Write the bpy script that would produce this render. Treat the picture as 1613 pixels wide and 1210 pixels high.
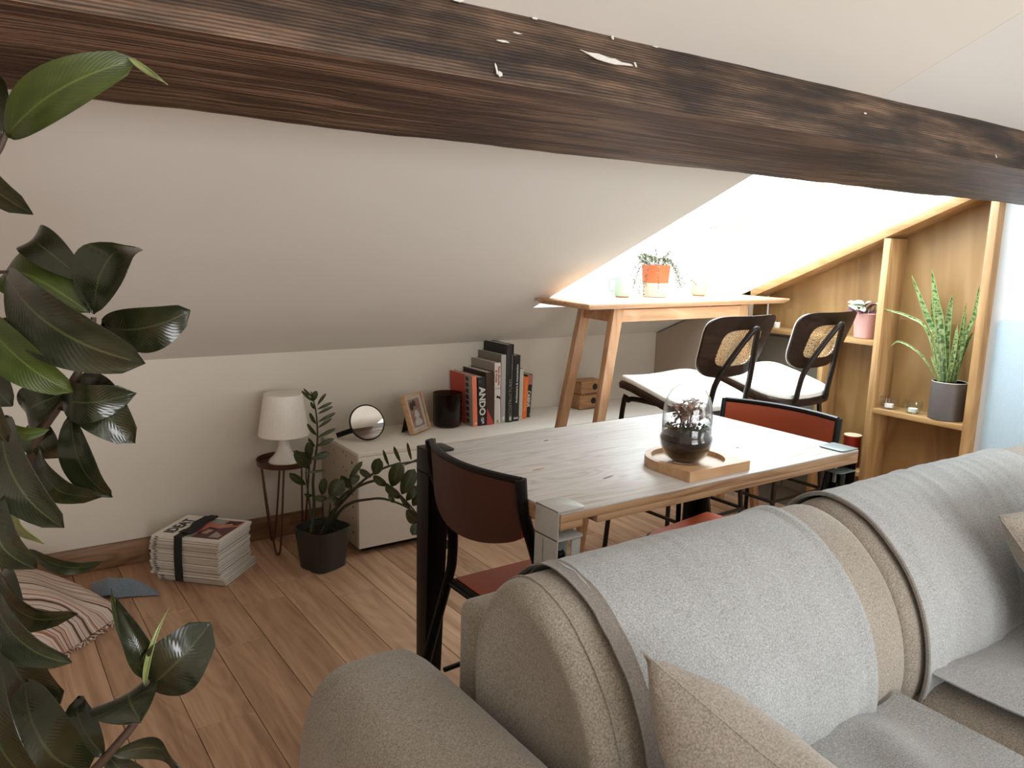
import bpy, bmesh, math, random
from mathutils import Vector, Matrix, noise, Euler
random.seed(7)
for o in list(bpy.data.objects): bpy.data.objects.remove(o, do_unlink=True)
SC = bpy.context.scene
COL = SC.collection
PI = math.pi
R = math.radians
# ------------------------------------------------------------------ camera
CAMH = 1.28
cam = bpy.data.objects.new('camera', bpy.data.cameras.new('camera'))
COL.objects.link(cam)
cam.data.sensor_fit = 'HORIZONTAL'; cam.data.sensor_width = 36.0
cam.data.lens = 1246.3 / 1613 * 36.0
cam.data.clip_start = 0.02
yaw, pitch, roll = 0.61019806, 0.17435222, 0.02790981
fw = Vector((math.sin(yaw)*math.cos(pitch), math.cos(yaw)*math.cos(pitch), -math.sin(pitch)))
rt = Vector((math.cos(yaw), -math.sin(yaw), 0)); up = rt.cross(fw)
r2 = math.cos(roll)*rt + math.sin(roll)*up; u2 = -math.sin(roll)*rt + math.cos(roll)*up
cam.matrix_world = Matrix(((r2.x, u2.x, -fw.x, 0), (r2.y, u2.y, -fw.y, 0), (r2.z, u2.z, -fw.z, CAMH), (0, 0, 0, 1)))
SC.camera = cam
# ------------------------------------------------------------------ light, world, exposure
w = bpy.data.worlds.new('overcast_sky'); SC.world = w; w.use_nodes = True
w.node_tree.nodes['Background'].inputs[0].default_value = (0.80, 0.90, 1.0, 1)
w.node_tree.nodes['Background'].inputs[1].default_value = 3.0
TH = R(24.0); CT, ST = math.cos(TH), math.sin(TH)
def area(name, loc, direction, sx, sy, power, col):
    l = bpy.data.lights.new(name, 'AREA'); l.shape = 'RECTANGLE'; l.size = sx; l.size_y = sy
    l.energy = power; l.color = col
    o = bpy.data.objects.new(name, l); COL.objects.link(o)
    o.location = loc; o.rotation_euler = Vector(direction).to_track_quat('-Z', 'Z').to_euler()
    return o
# overcast daylight just outside the roof window in the recess
area('daylight_roof_window', (2.72, 2.02+.18*ST, 1.38+.445*(2.805-2.02)+.18), (0, -ST, -CT), 1.5, 1.75, 100, (0.88, 0.95, 1.0))
# daylight of the second roof window, behind the viewer
area('daylight_rear_window', (1.4, -1.35, 2.40), (0.0, 0.45, -1), 1.8, 1.2, 18, (0.84, 0.96, 1.0))
# added fill from behind the viewer for the ceiling; daylight of a right-wall window
area('fill_front_light', (0.7, -4.1, 0.95), (0, 1, 0.08), 2.8, 1.6, 195, (0.94, 0.97, 1.0))
area('daylight_side_window', (3.25, -1.15, 1.15), (-1, 0.5, 0.08), 1.5, 1.3, 32, (0.92, 0.97, 1.0))
SC.view_settings.view_transform = 'Standard'; SC.view_settings.look = 'None'
SC.view_settings.gamma = 1.0; SC.view_settings.use_curve_mapping = False
SC.view_settings.exposure = 0.0
SC.cycles.max_bounces = 10; SC.cycles.diffuse_bounces = 6; SC.cycles.transparent_max_bounces = 24
# ------------------------------------------------------------------ materials
def mat(name):
    m = bpy.data.materials.new(name); m.use_nodes = True
    nt = m.node_tree; b = nt.nodes['Principled BSDF']
    return m, nt, b
def nd(nt, t, **kw):
    n = nt.nodes.new(t)
    for k, v in kw.items():
        if k in ('operation', 'blend_type', 'wave_type', 'bands_direction', 'rings_direction', 'wave_profile', 'feature', 'data_type', 'distance'): setattr(n, k, v)
        else: n.inputs[k].default_value = v
    return n
def coords(nt, scale=(1, 1, 1), rot=(0, 0, 0), kind='Object', rand=False):
    tc = nt.nodes.new('ShaderNodeTexCoord'); mp = nt.nodes.new('ShaderNodeMapping')
    mp.inputs['Scale'].default_value = scale; mp.inputs['Rotation'].default_value = rot
    nt.links.new(tc.outputs[kind], mp.inputs['Vector'])
    if rand:
        oi = nt.nodes.new('ShaderNodeObjectInfo'); mu = nt.nodes.new('ShaderNodeVectorMath'); mu.operation = 'SCALE'
        cb = nt.nodes.new('ShaderNodeCombineXYZ')
        for i in range(3): nt.links.new(oi.outputs['Random'], cb.inputs[i])
        nt.links.new(cb.outputs[0], mu.inputs[0]); mu.inputs['Scale'].default_value = 37.0
        nt.links.new(mu.outputs[0], mp.inputs['Location'])
    return mp.outputs['Vector']
def ramp(nt, fac, stops):
    r = nt.nodes.new('ShaderNodeValToRGB'); e = r.color_ramp.elements
    e[0].position, e[0].color = stops[0][0], (*stops[0][1], 1)
    e[1].position, e[1].color = stops[-1][0], (*stops[-1][1], 1)
    for p, c in stops[1:-1]:
        x = e.new(p); x.color = (*c, 1)
    nt.links.new(fac, r.inputs[0]); return r.outputs[0]
def bump(nt, b, h, strength=.2, dist=.002):
    n = nt.nodes.new('ShaderNodeBump'); n.inputs['Strength'].default_value = strength; n.inputs['Distance'].default_value = dist
    nt.links.new(h, n.inputs['Height']); nt.links.new(n.outputs[0], b.inputs['Normal'])
def mixc(nt, fac, a, b_, mode='MIX'):
    m = nt.nodes.new('ShaderNodeMix'); m.data_type = 'RGBA'; m.blend_type = mode
    if isinstance(fac, float): m.inputs[0].default_value = fac
    else: nt.links.new(fac, m.inputs[0])
    for i, x in ((6, a), (7, b_)):
        if isinstance(x, tuple): m.inputs[i].default_value = (*x, 1)
        else: nt.links.new(x, m.inputs[i])
    return m.outputs[2]
def plain(name, col, rough=.5, metal=0, bumps=0, bscale=200, spec=.5, sheen=0, coat=0):
    m, nt, b = mat(name)
    b.inputs['Base Color'].default_value = (*col, 1); b.inputs['Roughness'].default_value = rough; b.inputs['Metallic'].default_value = metal
    b.inputs['Specular IOR Level'].default_value = spec; b.inputs['Coat Weight'].default_value = coat
    n = nd(nt, 'ShaderNodeTexNoise', Scale=bscale, Detail=3.0)
    nt.links.new(coords(nt), n.inputs['Vector'])
    c = ramp(nt, n.outputs['Fac'], [(.3, tuple(x*.94 for x in col)), (.7, tuple(min(1, x*1.05) for x in col))])
    nt.links.new(c, b.inputs['Base Color'])
    if bumps: bump(nt, b, n.outputs['Fac'], bumps, .001)
    return m
def tinted(name, col, rough):
    m, nt, b = mat(name); oi = nt.nodes.new('ShaderNodeObjectInfo')
    nt.links.new(ramp(nt, oi.outputs['Random'], [(0, tuple(x*.66 for x in col)), (1, col)]), b.inputs['Base Color']); b.inputs['Roughness'].default_value = rough
    return m
def wood(name, dark, mid, light, axis='x', scale=1.0, rough=.5, bumps=.25, contrast=1.0, kind='Object', knots=False, across=22, vary=0.0):
    m, nt, b = mat(name)
    s = {'x': (1.2, across, across), 'y': (across, 1.2, across), 'z': (across, across, 1.2)}[axis]
    v = coords(nt, tuple(q*scale for q in s), rand=True, kind=kind)
    n1 = nd(nt, 'ShaderNodeTexNoise', Scale=1.0, Detail=6.0, Roughness=.65, Distortion=.6); nt.links.new(v, n1.inputs['Vector'])
    s2 = {'x': (.8, 5, 5), 'y': (5, .8, 5), 'z': (5, 5, .8)}[axis]
    v2 = coords(nt, tuple(q*scale for q in s2), rand=True, kind=kind)
    n2 = nd(nt, 'ShaderNodeTexNoise', Scale=1.0, Detail=2.0, Distortion=1.5); nt.links.new(v2, n2.inputs['Vector'])
    ml = nd(nt, 'ShaderNodeMath', operation='MULTIPLY'); nt.links.new(n2.outputs['Fac'], ml.inputs[0]); ml.inputs[1].default_value = 9.0
    sn = nd(nt, 'ShaderNodeMath', operation='SINE'); ms = nd(nt, 'ShaderNodeMath', operation='MULTIPLY'); ms.inputs[1].default_value = 6.28
    nt.links.new(ml.outputs[0], ms.inputs[0]); nt.links.new(ms.outputs[0], sn.inputs[0])
    ma = nd(nt, 'ShaderNodeMath', operation='MULTIPLY_ADD'); nt.links.new(sn.outputs[0], ma.inputs[0]); ma.inputs[1].default_value = .10*contrast; nt.links.new(n1.outputs['Fac'], ma.inputs[2])
    c = ramp(nt, ma.outputs[0], [(.5-.22, dark), (.5, mid), (.5+.22, light)])
    if vary:
        oi = nt.nodes.new('ShaderNodeObjectInfo')
        vr = ramp(nt, oi.outputs['Random'], [(0, (1-vary, 1-vary*1.15, 1-vary*1.3)), (1, (1.0, 1.0, 1.0))])
        c = mixc(nt, 1.0, c, vr, 'MULTIPLY')
    nt.links.new(c, b.inputs['Base Color']); b.inputs['Roughness'].default_value = rough
    bump(nt, b, ma.outputs[0], bumps, .0015)
    return m
def fabric(name, c1, c2, scale=420, rough=.95, bumps=.5, sheen=.3):
    m, nt, b = mat(name)
    v = coords(nt)
    n = nd(nt, 'ShaderNodeTexNoise', Scale=float(scale), Detail=4.0, Roughness=.75); nt.links.new(v, n.inputs['Vector'])
    n2 = nd(nt, 'ShaderNodeTexNoise', Scale=9.0, Detail=3.0); nt.links.new(v, n2.inputs['Vector'])
    c = ramp(nt, n.outputs['Fac'], [(.33, c1), (.66, c2)])
    c = mixc(nt, .12, c, ramp(nt, n2.outputs['Fac'], [(.3, c1), (.7, c2)]))
    nt.links.new(c, b.inputs['Base Color']); b.inputs['Roughness'].default_value = rough
    b.inputs['Sheen Weight'].default_value = sheen; b.inputs['Specular IOR Level'].default_value = .15
    bump(nt, b, n.outputs['Fac'], bumps, .0015)
    return m
def glass(name, tint=(1, 1, 1), ior=1.45, rough=0.0, refl=1.0):
    m = bpy.data.materials.new(name); m.use_nodes = True; nt = m.node_tree; nt.nodes.clear()
    out = nt.nodes.new('ShaderNodeOutputMaterial'); mx = nt.nodes.new('ShaderNodeMixShader')
    t = nt.nodes.new('ShaderNodeBsdfTransparent'); g = nt.nodes.new('ShaderNodeBsdfGlossy'); lw = nt.nodes.new('ShaderNodeLayerWeight')
    lw.inputs['Blend'].default_value = .5
    pw = nd(nt, 'ShaderNodeMath', operation='POWER'); nt.links.new(lw.outputs['Facing'], pw.inputs[0]); pw.inputs[1].default_value = 2.6
    sc_ = nd(nt, 'ShaderNodeMath', operation='MULTIPLY_ADD'); nt.links.new(pw.outputs[0], sc_.inputs[0]); sc_.inputs[1].default_value = .85*refl; sc_.inputs[2].default_value = .03
    t.inputs[0].default_value = (*tint, 1); g.inputs['Roughness'].default_value = rough
    nt.links.new(sc_.outputs[0], mx.inputs[0]); nt.links.new(t.outputs[0], mx.inputs[1]); nt.links.new(g.outputs[0], mx.inputs[2]); nt.links.new(mx.outputs[0], out.inputs[0])
    return m
def paint(name, col, rough=.85):
    m, nt, b = mat(name)
    n = nd(nt, 'ShaderNodeTexNoise', Scale=60.0, Detail=6.0, Roughness=.6); nt.links.new(coords(nt), n.inputs['Vector'])
    n2 = nd(nt, 'ShaderNodeTexNoise', Scale=1.7, Detail=2.0); nt.links.new(coords(nt), n2.inputs['Vector'])
    c = ramp(nt, n2.outputs['Fac'], [(.3, tuple(x*.97 for x in col)), (.7, col)])
    nt.links.new(c, b.inputs['Base Color']); b.inputs['Roughness'].default_value = rough; b.inputs['Specular IOR Level'].default_value = .3
    bump(nt, b, n.outputs['Fac'], .12, .002)
    return m
def leafmat(name, c1, c2, rib, rough=.28, veins=26.0, under=None):
    m, nt, b = mat(name)
    uv = nt.nodes.new('ShaderNodeTexCoord'); sp = nt.nodes.new('ShaderNodeSeparateXYZ'); nt.links.new(uv.outputs['UV'], sp.inputs[0])
    d = nd(nt, 'ShaderNodeMath', operation='SUBTRACT'); nt.links.new(sp.outputs[0], d.inputs[0]); d.inputs[1].default_value = .5
    a = nd(nt, 'ShaderNodeMath', operation='ABSOLUTE'); nt.links.new(d.outputs[0], a.inputs[0])
    # side veins : v*veins - |u|*k
    k = nd(nt, 'ShaderNodeMath', operation='MULTIPLY_ADD'); nt.links.new(a.outputs[0], k.inputs[0]); k.inputs[1].default_value = -12.0
    vv = nd(nt, 'ShaderNodeMath', operation='MULTIPLY'); nt.links.new(sp.outputs[1], vv.inputs[0]); vv.inputs[1].default_value = veins
    nt.links.new(vv.outputs[0], k.inputs[2])
    fr = nd(nt, 'ShaderNodeMath', operation='PINGPONG'); nt.links.new(k.outputs[0], fr.inputs[0]); fr.inputs[1].default_value = .5
    n = nd(nt, 'ShaderNodeTexNoise', Scale=4.0, Detail=3.0); nt.links.new(uv.outputs['UV'], n.inputs['Vector'])
    base = ramp(nt, n.outputs['Fac'], [(.3, c1), (.7, c2)])
    vein = ramp(nt, fr.outputs[0], [(0, (1, 1, 1)), (.12, (0, 0, 0))])
    base2 = mixc(nt, .12, base, rib)
    c = mixc(nt, vein, base, base2)
    ribm = ramp(nt, a.outputs[0], [(.012, (1, 1, 1)), (.03, (0, 0, 0))])
    c = mixc(nt, ribm, c, rib)
    nt.links.new(c, b.inputs['Base Color']); b.inputs['Roughness'].default_value = rough
    b.inputs['Subsurface Weight'].default_value = 0.0
    bump(nt, b, fr.outputs[0], .18, .0015)
    return m
M = {}
M['wall'] = paint('wall_paint', (.62, .565, .485)); M['ceil'] = paint('ceiling_paint', (.71, .675, .615)); M['wallr'] = paint('pale_wall_paint', (.70, .74, .76))
M['ceilr'] = paint('ceiling_paint_cool', (.70, .685, .65)); M['reveal'] = paint('reveal_paint', (.86, .86, .85))
M['oakfloor'] = wood('oak_plank', (.31, .172, .096), (.49, .295, .178), (.60, .385, .245), 'y', 1.0, .42, .25, .5, vary=.24)
M['subfloor'] = plain('floor_gap_dark', (.05, .03, .02), .9)
M['baseb'] = wood('oak_baseboard', (.13, .07, .035), (.22, .12, .06), (.30, .17, .09), 'x', 1.0, .5, .15)
M['desk'] = wood('rubberwood_desk', (.42, .22, .11), (.60, .34, .185), (.72, .45, .27), 'x', 1.0, .38, .12, .6)
M['deskleg'] = wood('rubberwood_leg', (.27, .13, .06), (.40, .21, .105), (.50, .29, .155), 'z', 1.0, .42, .12, .6)
M['ply'] = wood('honey_plywood', (.20, .105, .036), (.285, .16, .058), (.37, .225, .095), 'z', .45, .42, .06, .7, across=6)
M['plyedge'] = wood('honey_pine_edge', (.25, .13, .048), (.36, .205, .083), (.46, .285, .135), 'z', .9, .45, .1, .6)
M['plyh'] = wood('honey_pine_shelf', (.25, .13, .048), (.36, .205, .083), (.46, .285, .135), 'y', .9, .4, .1, .6)
M['tray'] = wood('beech_tray', (.45, .25, .12), (.56, .34, .18), (.64, .42, .25), 'x', 1.0, .45, .08, .5)
M['box'] = wood('walnut_box', (.26, .12, .05), (.38, .19, .085), (.46, .25, .12), 'x', 1.5, .5, .1, .8)
M['walnut'] = wood('dark_walnut', (.013, .0062, .0035), (.024, .012, .0065), (.04, .020, .011), 'x', 1.3, .45, .1, .8)
M['walnut'].node_tree.nodes['Principled BSDF'].inputs['Specular IOR Level'].default_value = .22
M['black'] = plain('black_powder_coat', (.006, .0045, .0035), .36, 0, .05, spec=.2)
M['brownblack'] = plain('brown_black_tube', (.018, .011, .008), .35, .2, spec=.3)
M['whitelaq'] = plain('white_lacquer', (.76, .71, .63), .42)
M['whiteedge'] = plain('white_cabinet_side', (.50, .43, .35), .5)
M['dark'] = plain('dark_hole', (.01, .008, .006), .9)
M['leatherette'] = plain('rust_red_vinyl', (.36, .062, .018), .42, 0, .15, 500)
M['maroon'] = plain('maroon_back_shade', (.055, .012, .006), .45, 0, .15, 500); M['greymetal'] = plain('pale_grey_steel', (.46, .46, .44), .42, .0)
M['tealmetal'] = plain('grey_green_steel', (.22, .27, .27), .35, .2)
M['cushwhite'] = plain('off_white_vinyl', (.82, .80, .74), .45, 0, .1, 300)
M['cane'] = plain('natural_cane', (.58, .40, .20), .6)
M['shade'] = plain('white_shade_plastic', (.80, .76, .69), .45)
M['lampbase'] = plain('glossy_white_lamp_base', (.78, .72, .66), .12)
M['rust'] = plain('rust_brown_metal', (.075, .028, .014), .42, .3)
M['potgreen'] = plain('dark_green_plastic', (.020, .024, .017), .3)
M['soil'] = plain('dark_soil', (.022, .013, .007), .95, 0, 1.0, 120, spec=.1)
M['mirror'] = plain('mirror_silver', (.95, .93, .9), .01, 1.0)
M['smoke'] = glass('smoked_glass', (.40, .31, .25), 1.5, .05, .6)
M['paper'] = plain('paper_white', (.70, .67, .61), .8)
M['papermag'] = plain('magazine_white', (.72, .68, .62), .45)
M['papersp'] = tinted('magazine_spine_cream', (.66, .60, .53), .5)
M['elastic'] = plain('black_elastic', (.010, .008, .006), .8, 0, .3, 400)
M['sofa'] = fabric('beige_sofa_fabric', (.125, .105, .082), (.39, .35, .295), 360, bumps=.4)
M['throw'] = fabric('grey_throw_jersey', (.155, .16, .16), (.43, .445, .445), 380, bumps=.45)
M['throw2'] = fabric('grey_throw_underside', (.12, .105, .09), (.25, .225, .20), 330)
M['pillow'] = fabric('beige_pillow_fabric', (.16, .138, .112), (.42, .38, .325), 340, bumps=.7)
M['glass'] = glass('clear_glass', (.995, .997, .995), 1.45)
M['pane'] = glass('window_pane', (.97, .99, .985), 1.45)
M['greenglass'] = glass('green_tinted_glass', (.95, .985, .975), 1.5)
M['wax'] = plain('white_wax', (.85, .83, .78), .5)
M['moss'] = plain('green_moss', (.045, .055, .02), .95, 0, 1.0, 150)
M['terraleaf'] = leafmat('brown_red_leaf', (.14, .06, .035), (.24, .13, .075), (.35, .2, .13), .5, 8.0)
M['stembrown'] = plain('brown_stem', (.055, .030, .018), .6)
M['stemgreen'] = plain('green_stem', (.022, .026, .010), .45)
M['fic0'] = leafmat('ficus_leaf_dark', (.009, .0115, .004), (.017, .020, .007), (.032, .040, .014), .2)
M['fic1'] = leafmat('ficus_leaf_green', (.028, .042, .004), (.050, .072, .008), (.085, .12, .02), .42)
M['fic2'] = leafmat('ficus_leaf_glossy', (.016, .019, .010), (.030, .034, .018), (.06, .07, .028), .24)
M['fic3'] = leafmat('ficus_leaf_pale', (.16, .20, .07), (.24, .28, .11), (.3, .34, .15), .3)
M['zz'] = leafmat('zz_leaf', (.024, .034, .010), (.050, .062, .022), (.08, .10, .035), .25, 6.0)
M['orange'] = plain('terracotta_orange', (.60, .13, .05), .6)
M['potwhite'] = plain('cream_glaze', (.52, .47, .40), .4)
M['mint'] = plain('mint_glaze', (.34, .50, .42), .25)
M['creamug'] = plain('cream_mug_glaze', (.50, .42, .35), .3)
M['tan'] = plain('raw_clay_foot', (.52, .30, .16), .7)
M['string'] = leafmat('tiny_green_leaf', (.05, .08, .025), (.10, .13, .05), (.15, .18, .08), .5, 3.0)
M['pinkpot'] = plain('dusty_pink_ceramic', (.55, .30, .27), .55)
M['redtin'] = plain('red_tin', (.30, .018, .008), .4)
M['creaminside'] = plain('cream_inside', (.70, .60, .42), .5)
M['fogwhite'] = plain('white_plastic', (.78, .77, .74), .4)
M['bluepanel'] = plain('pale_blue_panel', (.40, .50, .56), .45)
M['greydoor'] = paint('dark_olive_panel', (.17, .15, .115)); M['boxpanel'] = paint('brown_beige_panel', (.42, .34, .27))
M['bluecloth'] = fabric('blue_grey_cloth', (.09, .115, .14), (.20, .24, .28), 300)
def strip_mat():
    m, nt, b = mat('striped_cushion_fabric')
    v = coords(nt, (1, 1, .3), rot=(0, 0, R(0)))
    n = nd(nt, 'ShaderNodeTexNoise', Scale=6.0, Detail=2.0); nt.links.new(v, n.inputs['Vector'])
    sp = nt.nodes.new('ShaderNodeSeparateXYZ'); nt.links.new(v, sp.inputs[0])
    a = nd(nt, 'ShaderNodeMath', operation='MULTIPLY_ADD'); nt.links.new(n.outputs['Fac'], a.inputs[0]); a.inputs[1].default_value = .05; nt.links.new(sp.outputs[1], a.inputs[2])
    cb = nt.nodes.new('ShaderNodeCombineXYZ'); nt.links.new(a.outputs[0], cb.inputs[0])
    n2 = nd(nt, 'ShaderNodeTexNoise', Scale=95.0, Detail=1.0); nt.links.new(cb.outputs[0], n2.inputs['Vector'])
    c = ramp(nt, n2.outputs['Fac'], [(.36, (.09, .045, .03)), (.43, (.36, .17, .10)), (.49, (.68, .57, .48)), (.54, (.18, .10, .07)), (.60, (.76, .68, .60)), (.68, (.42, .23, .14))])
    nt.links.new(c, b.inputs['Base Color']); b.inputs['Roughness'].default_value = .9
    bump(nt, b, n2.outputs['Fac'], .6, .004)
    return m
M['stripe'] = strip_mat()
def table_mat():
    m, nt, b = mat('whitewashed_pine_ply')
    v = coords(nt, (1.1, 9, 9))
    n2 = nd(nt, 'ShaderNodeTexNoise', Scale=.8, Detail=2.0, Distortion=1.4); nt.links.new(v, n2.inputs['Vector'])
    ms = nd(nt, 'ShaderNodeMath', operation='MULTIPLY'); nt.links.new(n2.outputs['Fac'], ms.inputs[0]); ms.inputs[1].default_value = 85.0
    sn = nd(nt, 'ShaderNodeMath', operation='SINE'); nt.links.new(ms.outputs[0], sn.inputs[0])
    v3 = coords(nt, (3, 60, 60)); n3 = nd(nt, 'ShaderNodeTexNoise', Scale=2.0, Detail=5.0); nt.links.new(v3, n3.inputs['Vector'])
    ma = nd(nt, 'ShaderNodeMath', operation='MULTIPLY_ADD'); nt.links.new(sn.outputs[0], ma.inputs[0]); ma.inputs[1].default_value = .13; nt.links.new(n3.outputs['Fac'], ma.inputs[2])
    c = ramp(nt, ma.outputs[0], [(.22, (.46, .40, .35)), (.45, (.56, .53, .50)), (.7, (.61, .59, .565))])
    nt.links.new(c, b.inputs['Base Color']); b.inputs['Roughness'].default_value = .42
    bump(nt, b, ma.outputs[0], .3, .0008)
    return m
M['tabletop'] = table_mat()
M['tableedge'] = wood('laminated_pine_edge', (.28, .14, .065), (.46, .27, .145), (.56, .35, .20), 'x', 1.0, .55, .3, 1.0, across=60)
def beam_mat():
    m, nt, b = mat('old_dark_beam_wood')
    v = coords(nt, (1.3, 20, 20)); n1 = nd(nt, 'ShaderNodeTexNoise', Scale=1.3, Detail=5.0, Distortion=.12, Roughness=.6); nt.links.new(v, n1.inputs['Vector'])
    v2 = coords(nt, (1.6, 4, 4)); n2 = nd(nt, 'ShaderNodeTexNoise', Scale=1.6, Detail=4.0); nt.links.new(v2, n2.inputs['Vector'])
    v3 = coords(nt, (.25, 120, 120)); n3 = nd(nt, 'ShaderNodeTexNoise', Scale=1.6, Detail=2.0); nt.links.new(v3, n3.inputs['Vector'])
    ad = nd(nt, 'ShaderNodeMath', operation='MULTIPLY_ADD'); nt.links.new(n3.outputs['Fac'], ad.inputs[0]); ad.inputs[1].default_value = .8; nt.links.new(n1.outputs['Fac'], ad.inputs[2])
    c1 = ramp(nt, ad.outputs[0], [(.62, (.022, .010, .006)), (.90, (.062, .031, .018)), (1.16, (.135, .075, .045))])
    dk = ramp(nt, n2.outputs['Fac'], [(.34, (.48, .42, .38)), (.62, (1.1, 1.08, 1.05))])
    c = mixc(nt, 1.0, c1, dk, 'MULTIPLY')
    nt.links.new(c, b.inputs['Base Color']); b.inputs['Roughness'].default_value = .5
    bump(nt, b, ad.outputs[0], .8, .006)
    return m
M['beam'] = beam_mat()
def beam_face():
    m, nt, b = mat('ridged_beam_face')
    tc = nt.nodes.new('ShaderNodeTexCoord'); sp = nt.nodes.new('ShaderNodeSeparateXYZ'); nt.links.new(tc.outputs['Object'], sp.inputs[0])
    n0 = nd(nt, 'ShaderNodeTexNoise', Scale=1.0, Detail=3.0); nt.links.new(coords(nt, (1.1, 9, 9)), n0.inputs['Vector'])
    a = nd(nt, 'ShaderNodeMath', operation='MULTIPLY_ADD'); nt.links.new(n0.outputs['Fac'], a.inputs[0]); a.inputs[1].default_value = .030; nt.links.new(sp.outputs[2], a.inputs[2])
    f = nd(nt, 'ShaderNodeMath', operation='MULTIPLY'); nt.links.new(a.outputs[0], f.inputs[0]); f.inputs[1].default_value = 2*PI/.0056
    sn = nd(nt, 'ShaderNodeMath', operation='SINE'); nt.links.new(f.outputs[0], sn.inputs[0])
    n1 = nd(nt, 'ShaderNodeTexNoise', Scale=1.3, Detail=5.0, Roughness=.65); nt.links.new(coords(nt, (2.2, 30, 30)), n1.inputs['Vector'])
    n2 = nd(nt, 'ShaderNodeTexNoise', Scale=1.4, Detail=5.0, Roughness=.6); nt.links.new(coords(nt, (3.0, 7, 7)), n2.inputs['Vector'])
    k = nd(nt, 'ShaderNodeMath', operation='MULTIPLY_ADD'); nt.links.new(sn.outputs[0], k.inputs[0]); k.inputs[1].default_value = .085; nt.links.new(n1.outputs['Fac'], k.inputs[2])
    c1 = ramp(nt, k.outputs[0], [(.36, (.020, .011, .006)), (.52, (.075, .042, .024)), (.68, (.19, .118, .072))])
    dk = ramp(nt, n2.outputs['Fac'], [(.38, (.30, .26, .23)), (.62, (1.1, 1.08, 1.05))])
    nt.links.new(mixc(nt, 1.0, c1, dk, 'MULTIPLY'), b.inputs['Base Color']); b.inputs['Roughness'].default_value = .6
    bump(nt, b, k.outputs[0], .9, .004)
    return m
M['beamface'] = beam_face()
M['fleck'] = plain('old_white_paint_fleck', (.62, .60, .56), .8)
def snake_mat():
    m, nt, b = mat('snake_plant_leaf')
    uv = nt.nodes.new('ShaderNodeTexCoord'); mp = nt.nodes.new('ShaderNodeMapping'); nt.links.new(uv.outputs['UV'], mp.inputs[0]); mp.inputs['Scale'].default_value = (1, 26, 1)
    wv = nt.nodes.new('ShaderNodeTexNoise'); wv.inputs['Scale'].default_value = 1.1; wv.inputs['Detail'].default_value = 2.0; wv.inputs['Distortion'].default_value = .8; nt.links.new(mp.outputs[0], wv.inputs['Vector'])
    c = ramp(nt, wv.outputs['Fac'], [(.40, (.035, .075, .02)), (.5, (.10, .17, .05)), (.58, (.24, .31, .13))])
    sp = nt.nodes.new('ShaderNodeSeparateXYZ'); nt.links.new(uv.outputs['UV'], sp.inputs[0])
    d = nd(nt, 'ShaderNodeMath', operation='SUBTRACT'); nt.links.new(sp.outputs[0], d.inputs[0]); d.inputs[1].default_value = .5
    a = nd(nt, 'ShaderNodeMath', operation='ABSOLUTE'); nt.links.new(d.outputs[0], a.inputs[0])
    e = ramp(nt, a.outputs[0], [(.40, (0, 0, 0)), (.45, (1, 1, 1))])
    c = mixc(nt, e, c, (.26, .32, .10))
    nt.links.new(c, b.inputs['Base Color']); b.inputs['Roughness'].default_value = .35
    return m
M['snake'] = snake_mat()
M['tradleaf'] = leafmat('purple_striped_leaf', (.10, .03, .05), (.18, .06, .09), (.50, .55, .45), .35, 2.0)
M['tradpale'] = leafmat('silver_striped_leaf', (.42, .50, .36), (.55, .62, .5), (.25, .28, .14), .35, 2.0)
M['snakepot'] = plain('dark_ribbed_clay', (.085, .068, .062), .6, 0, .6, 60)
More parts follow.
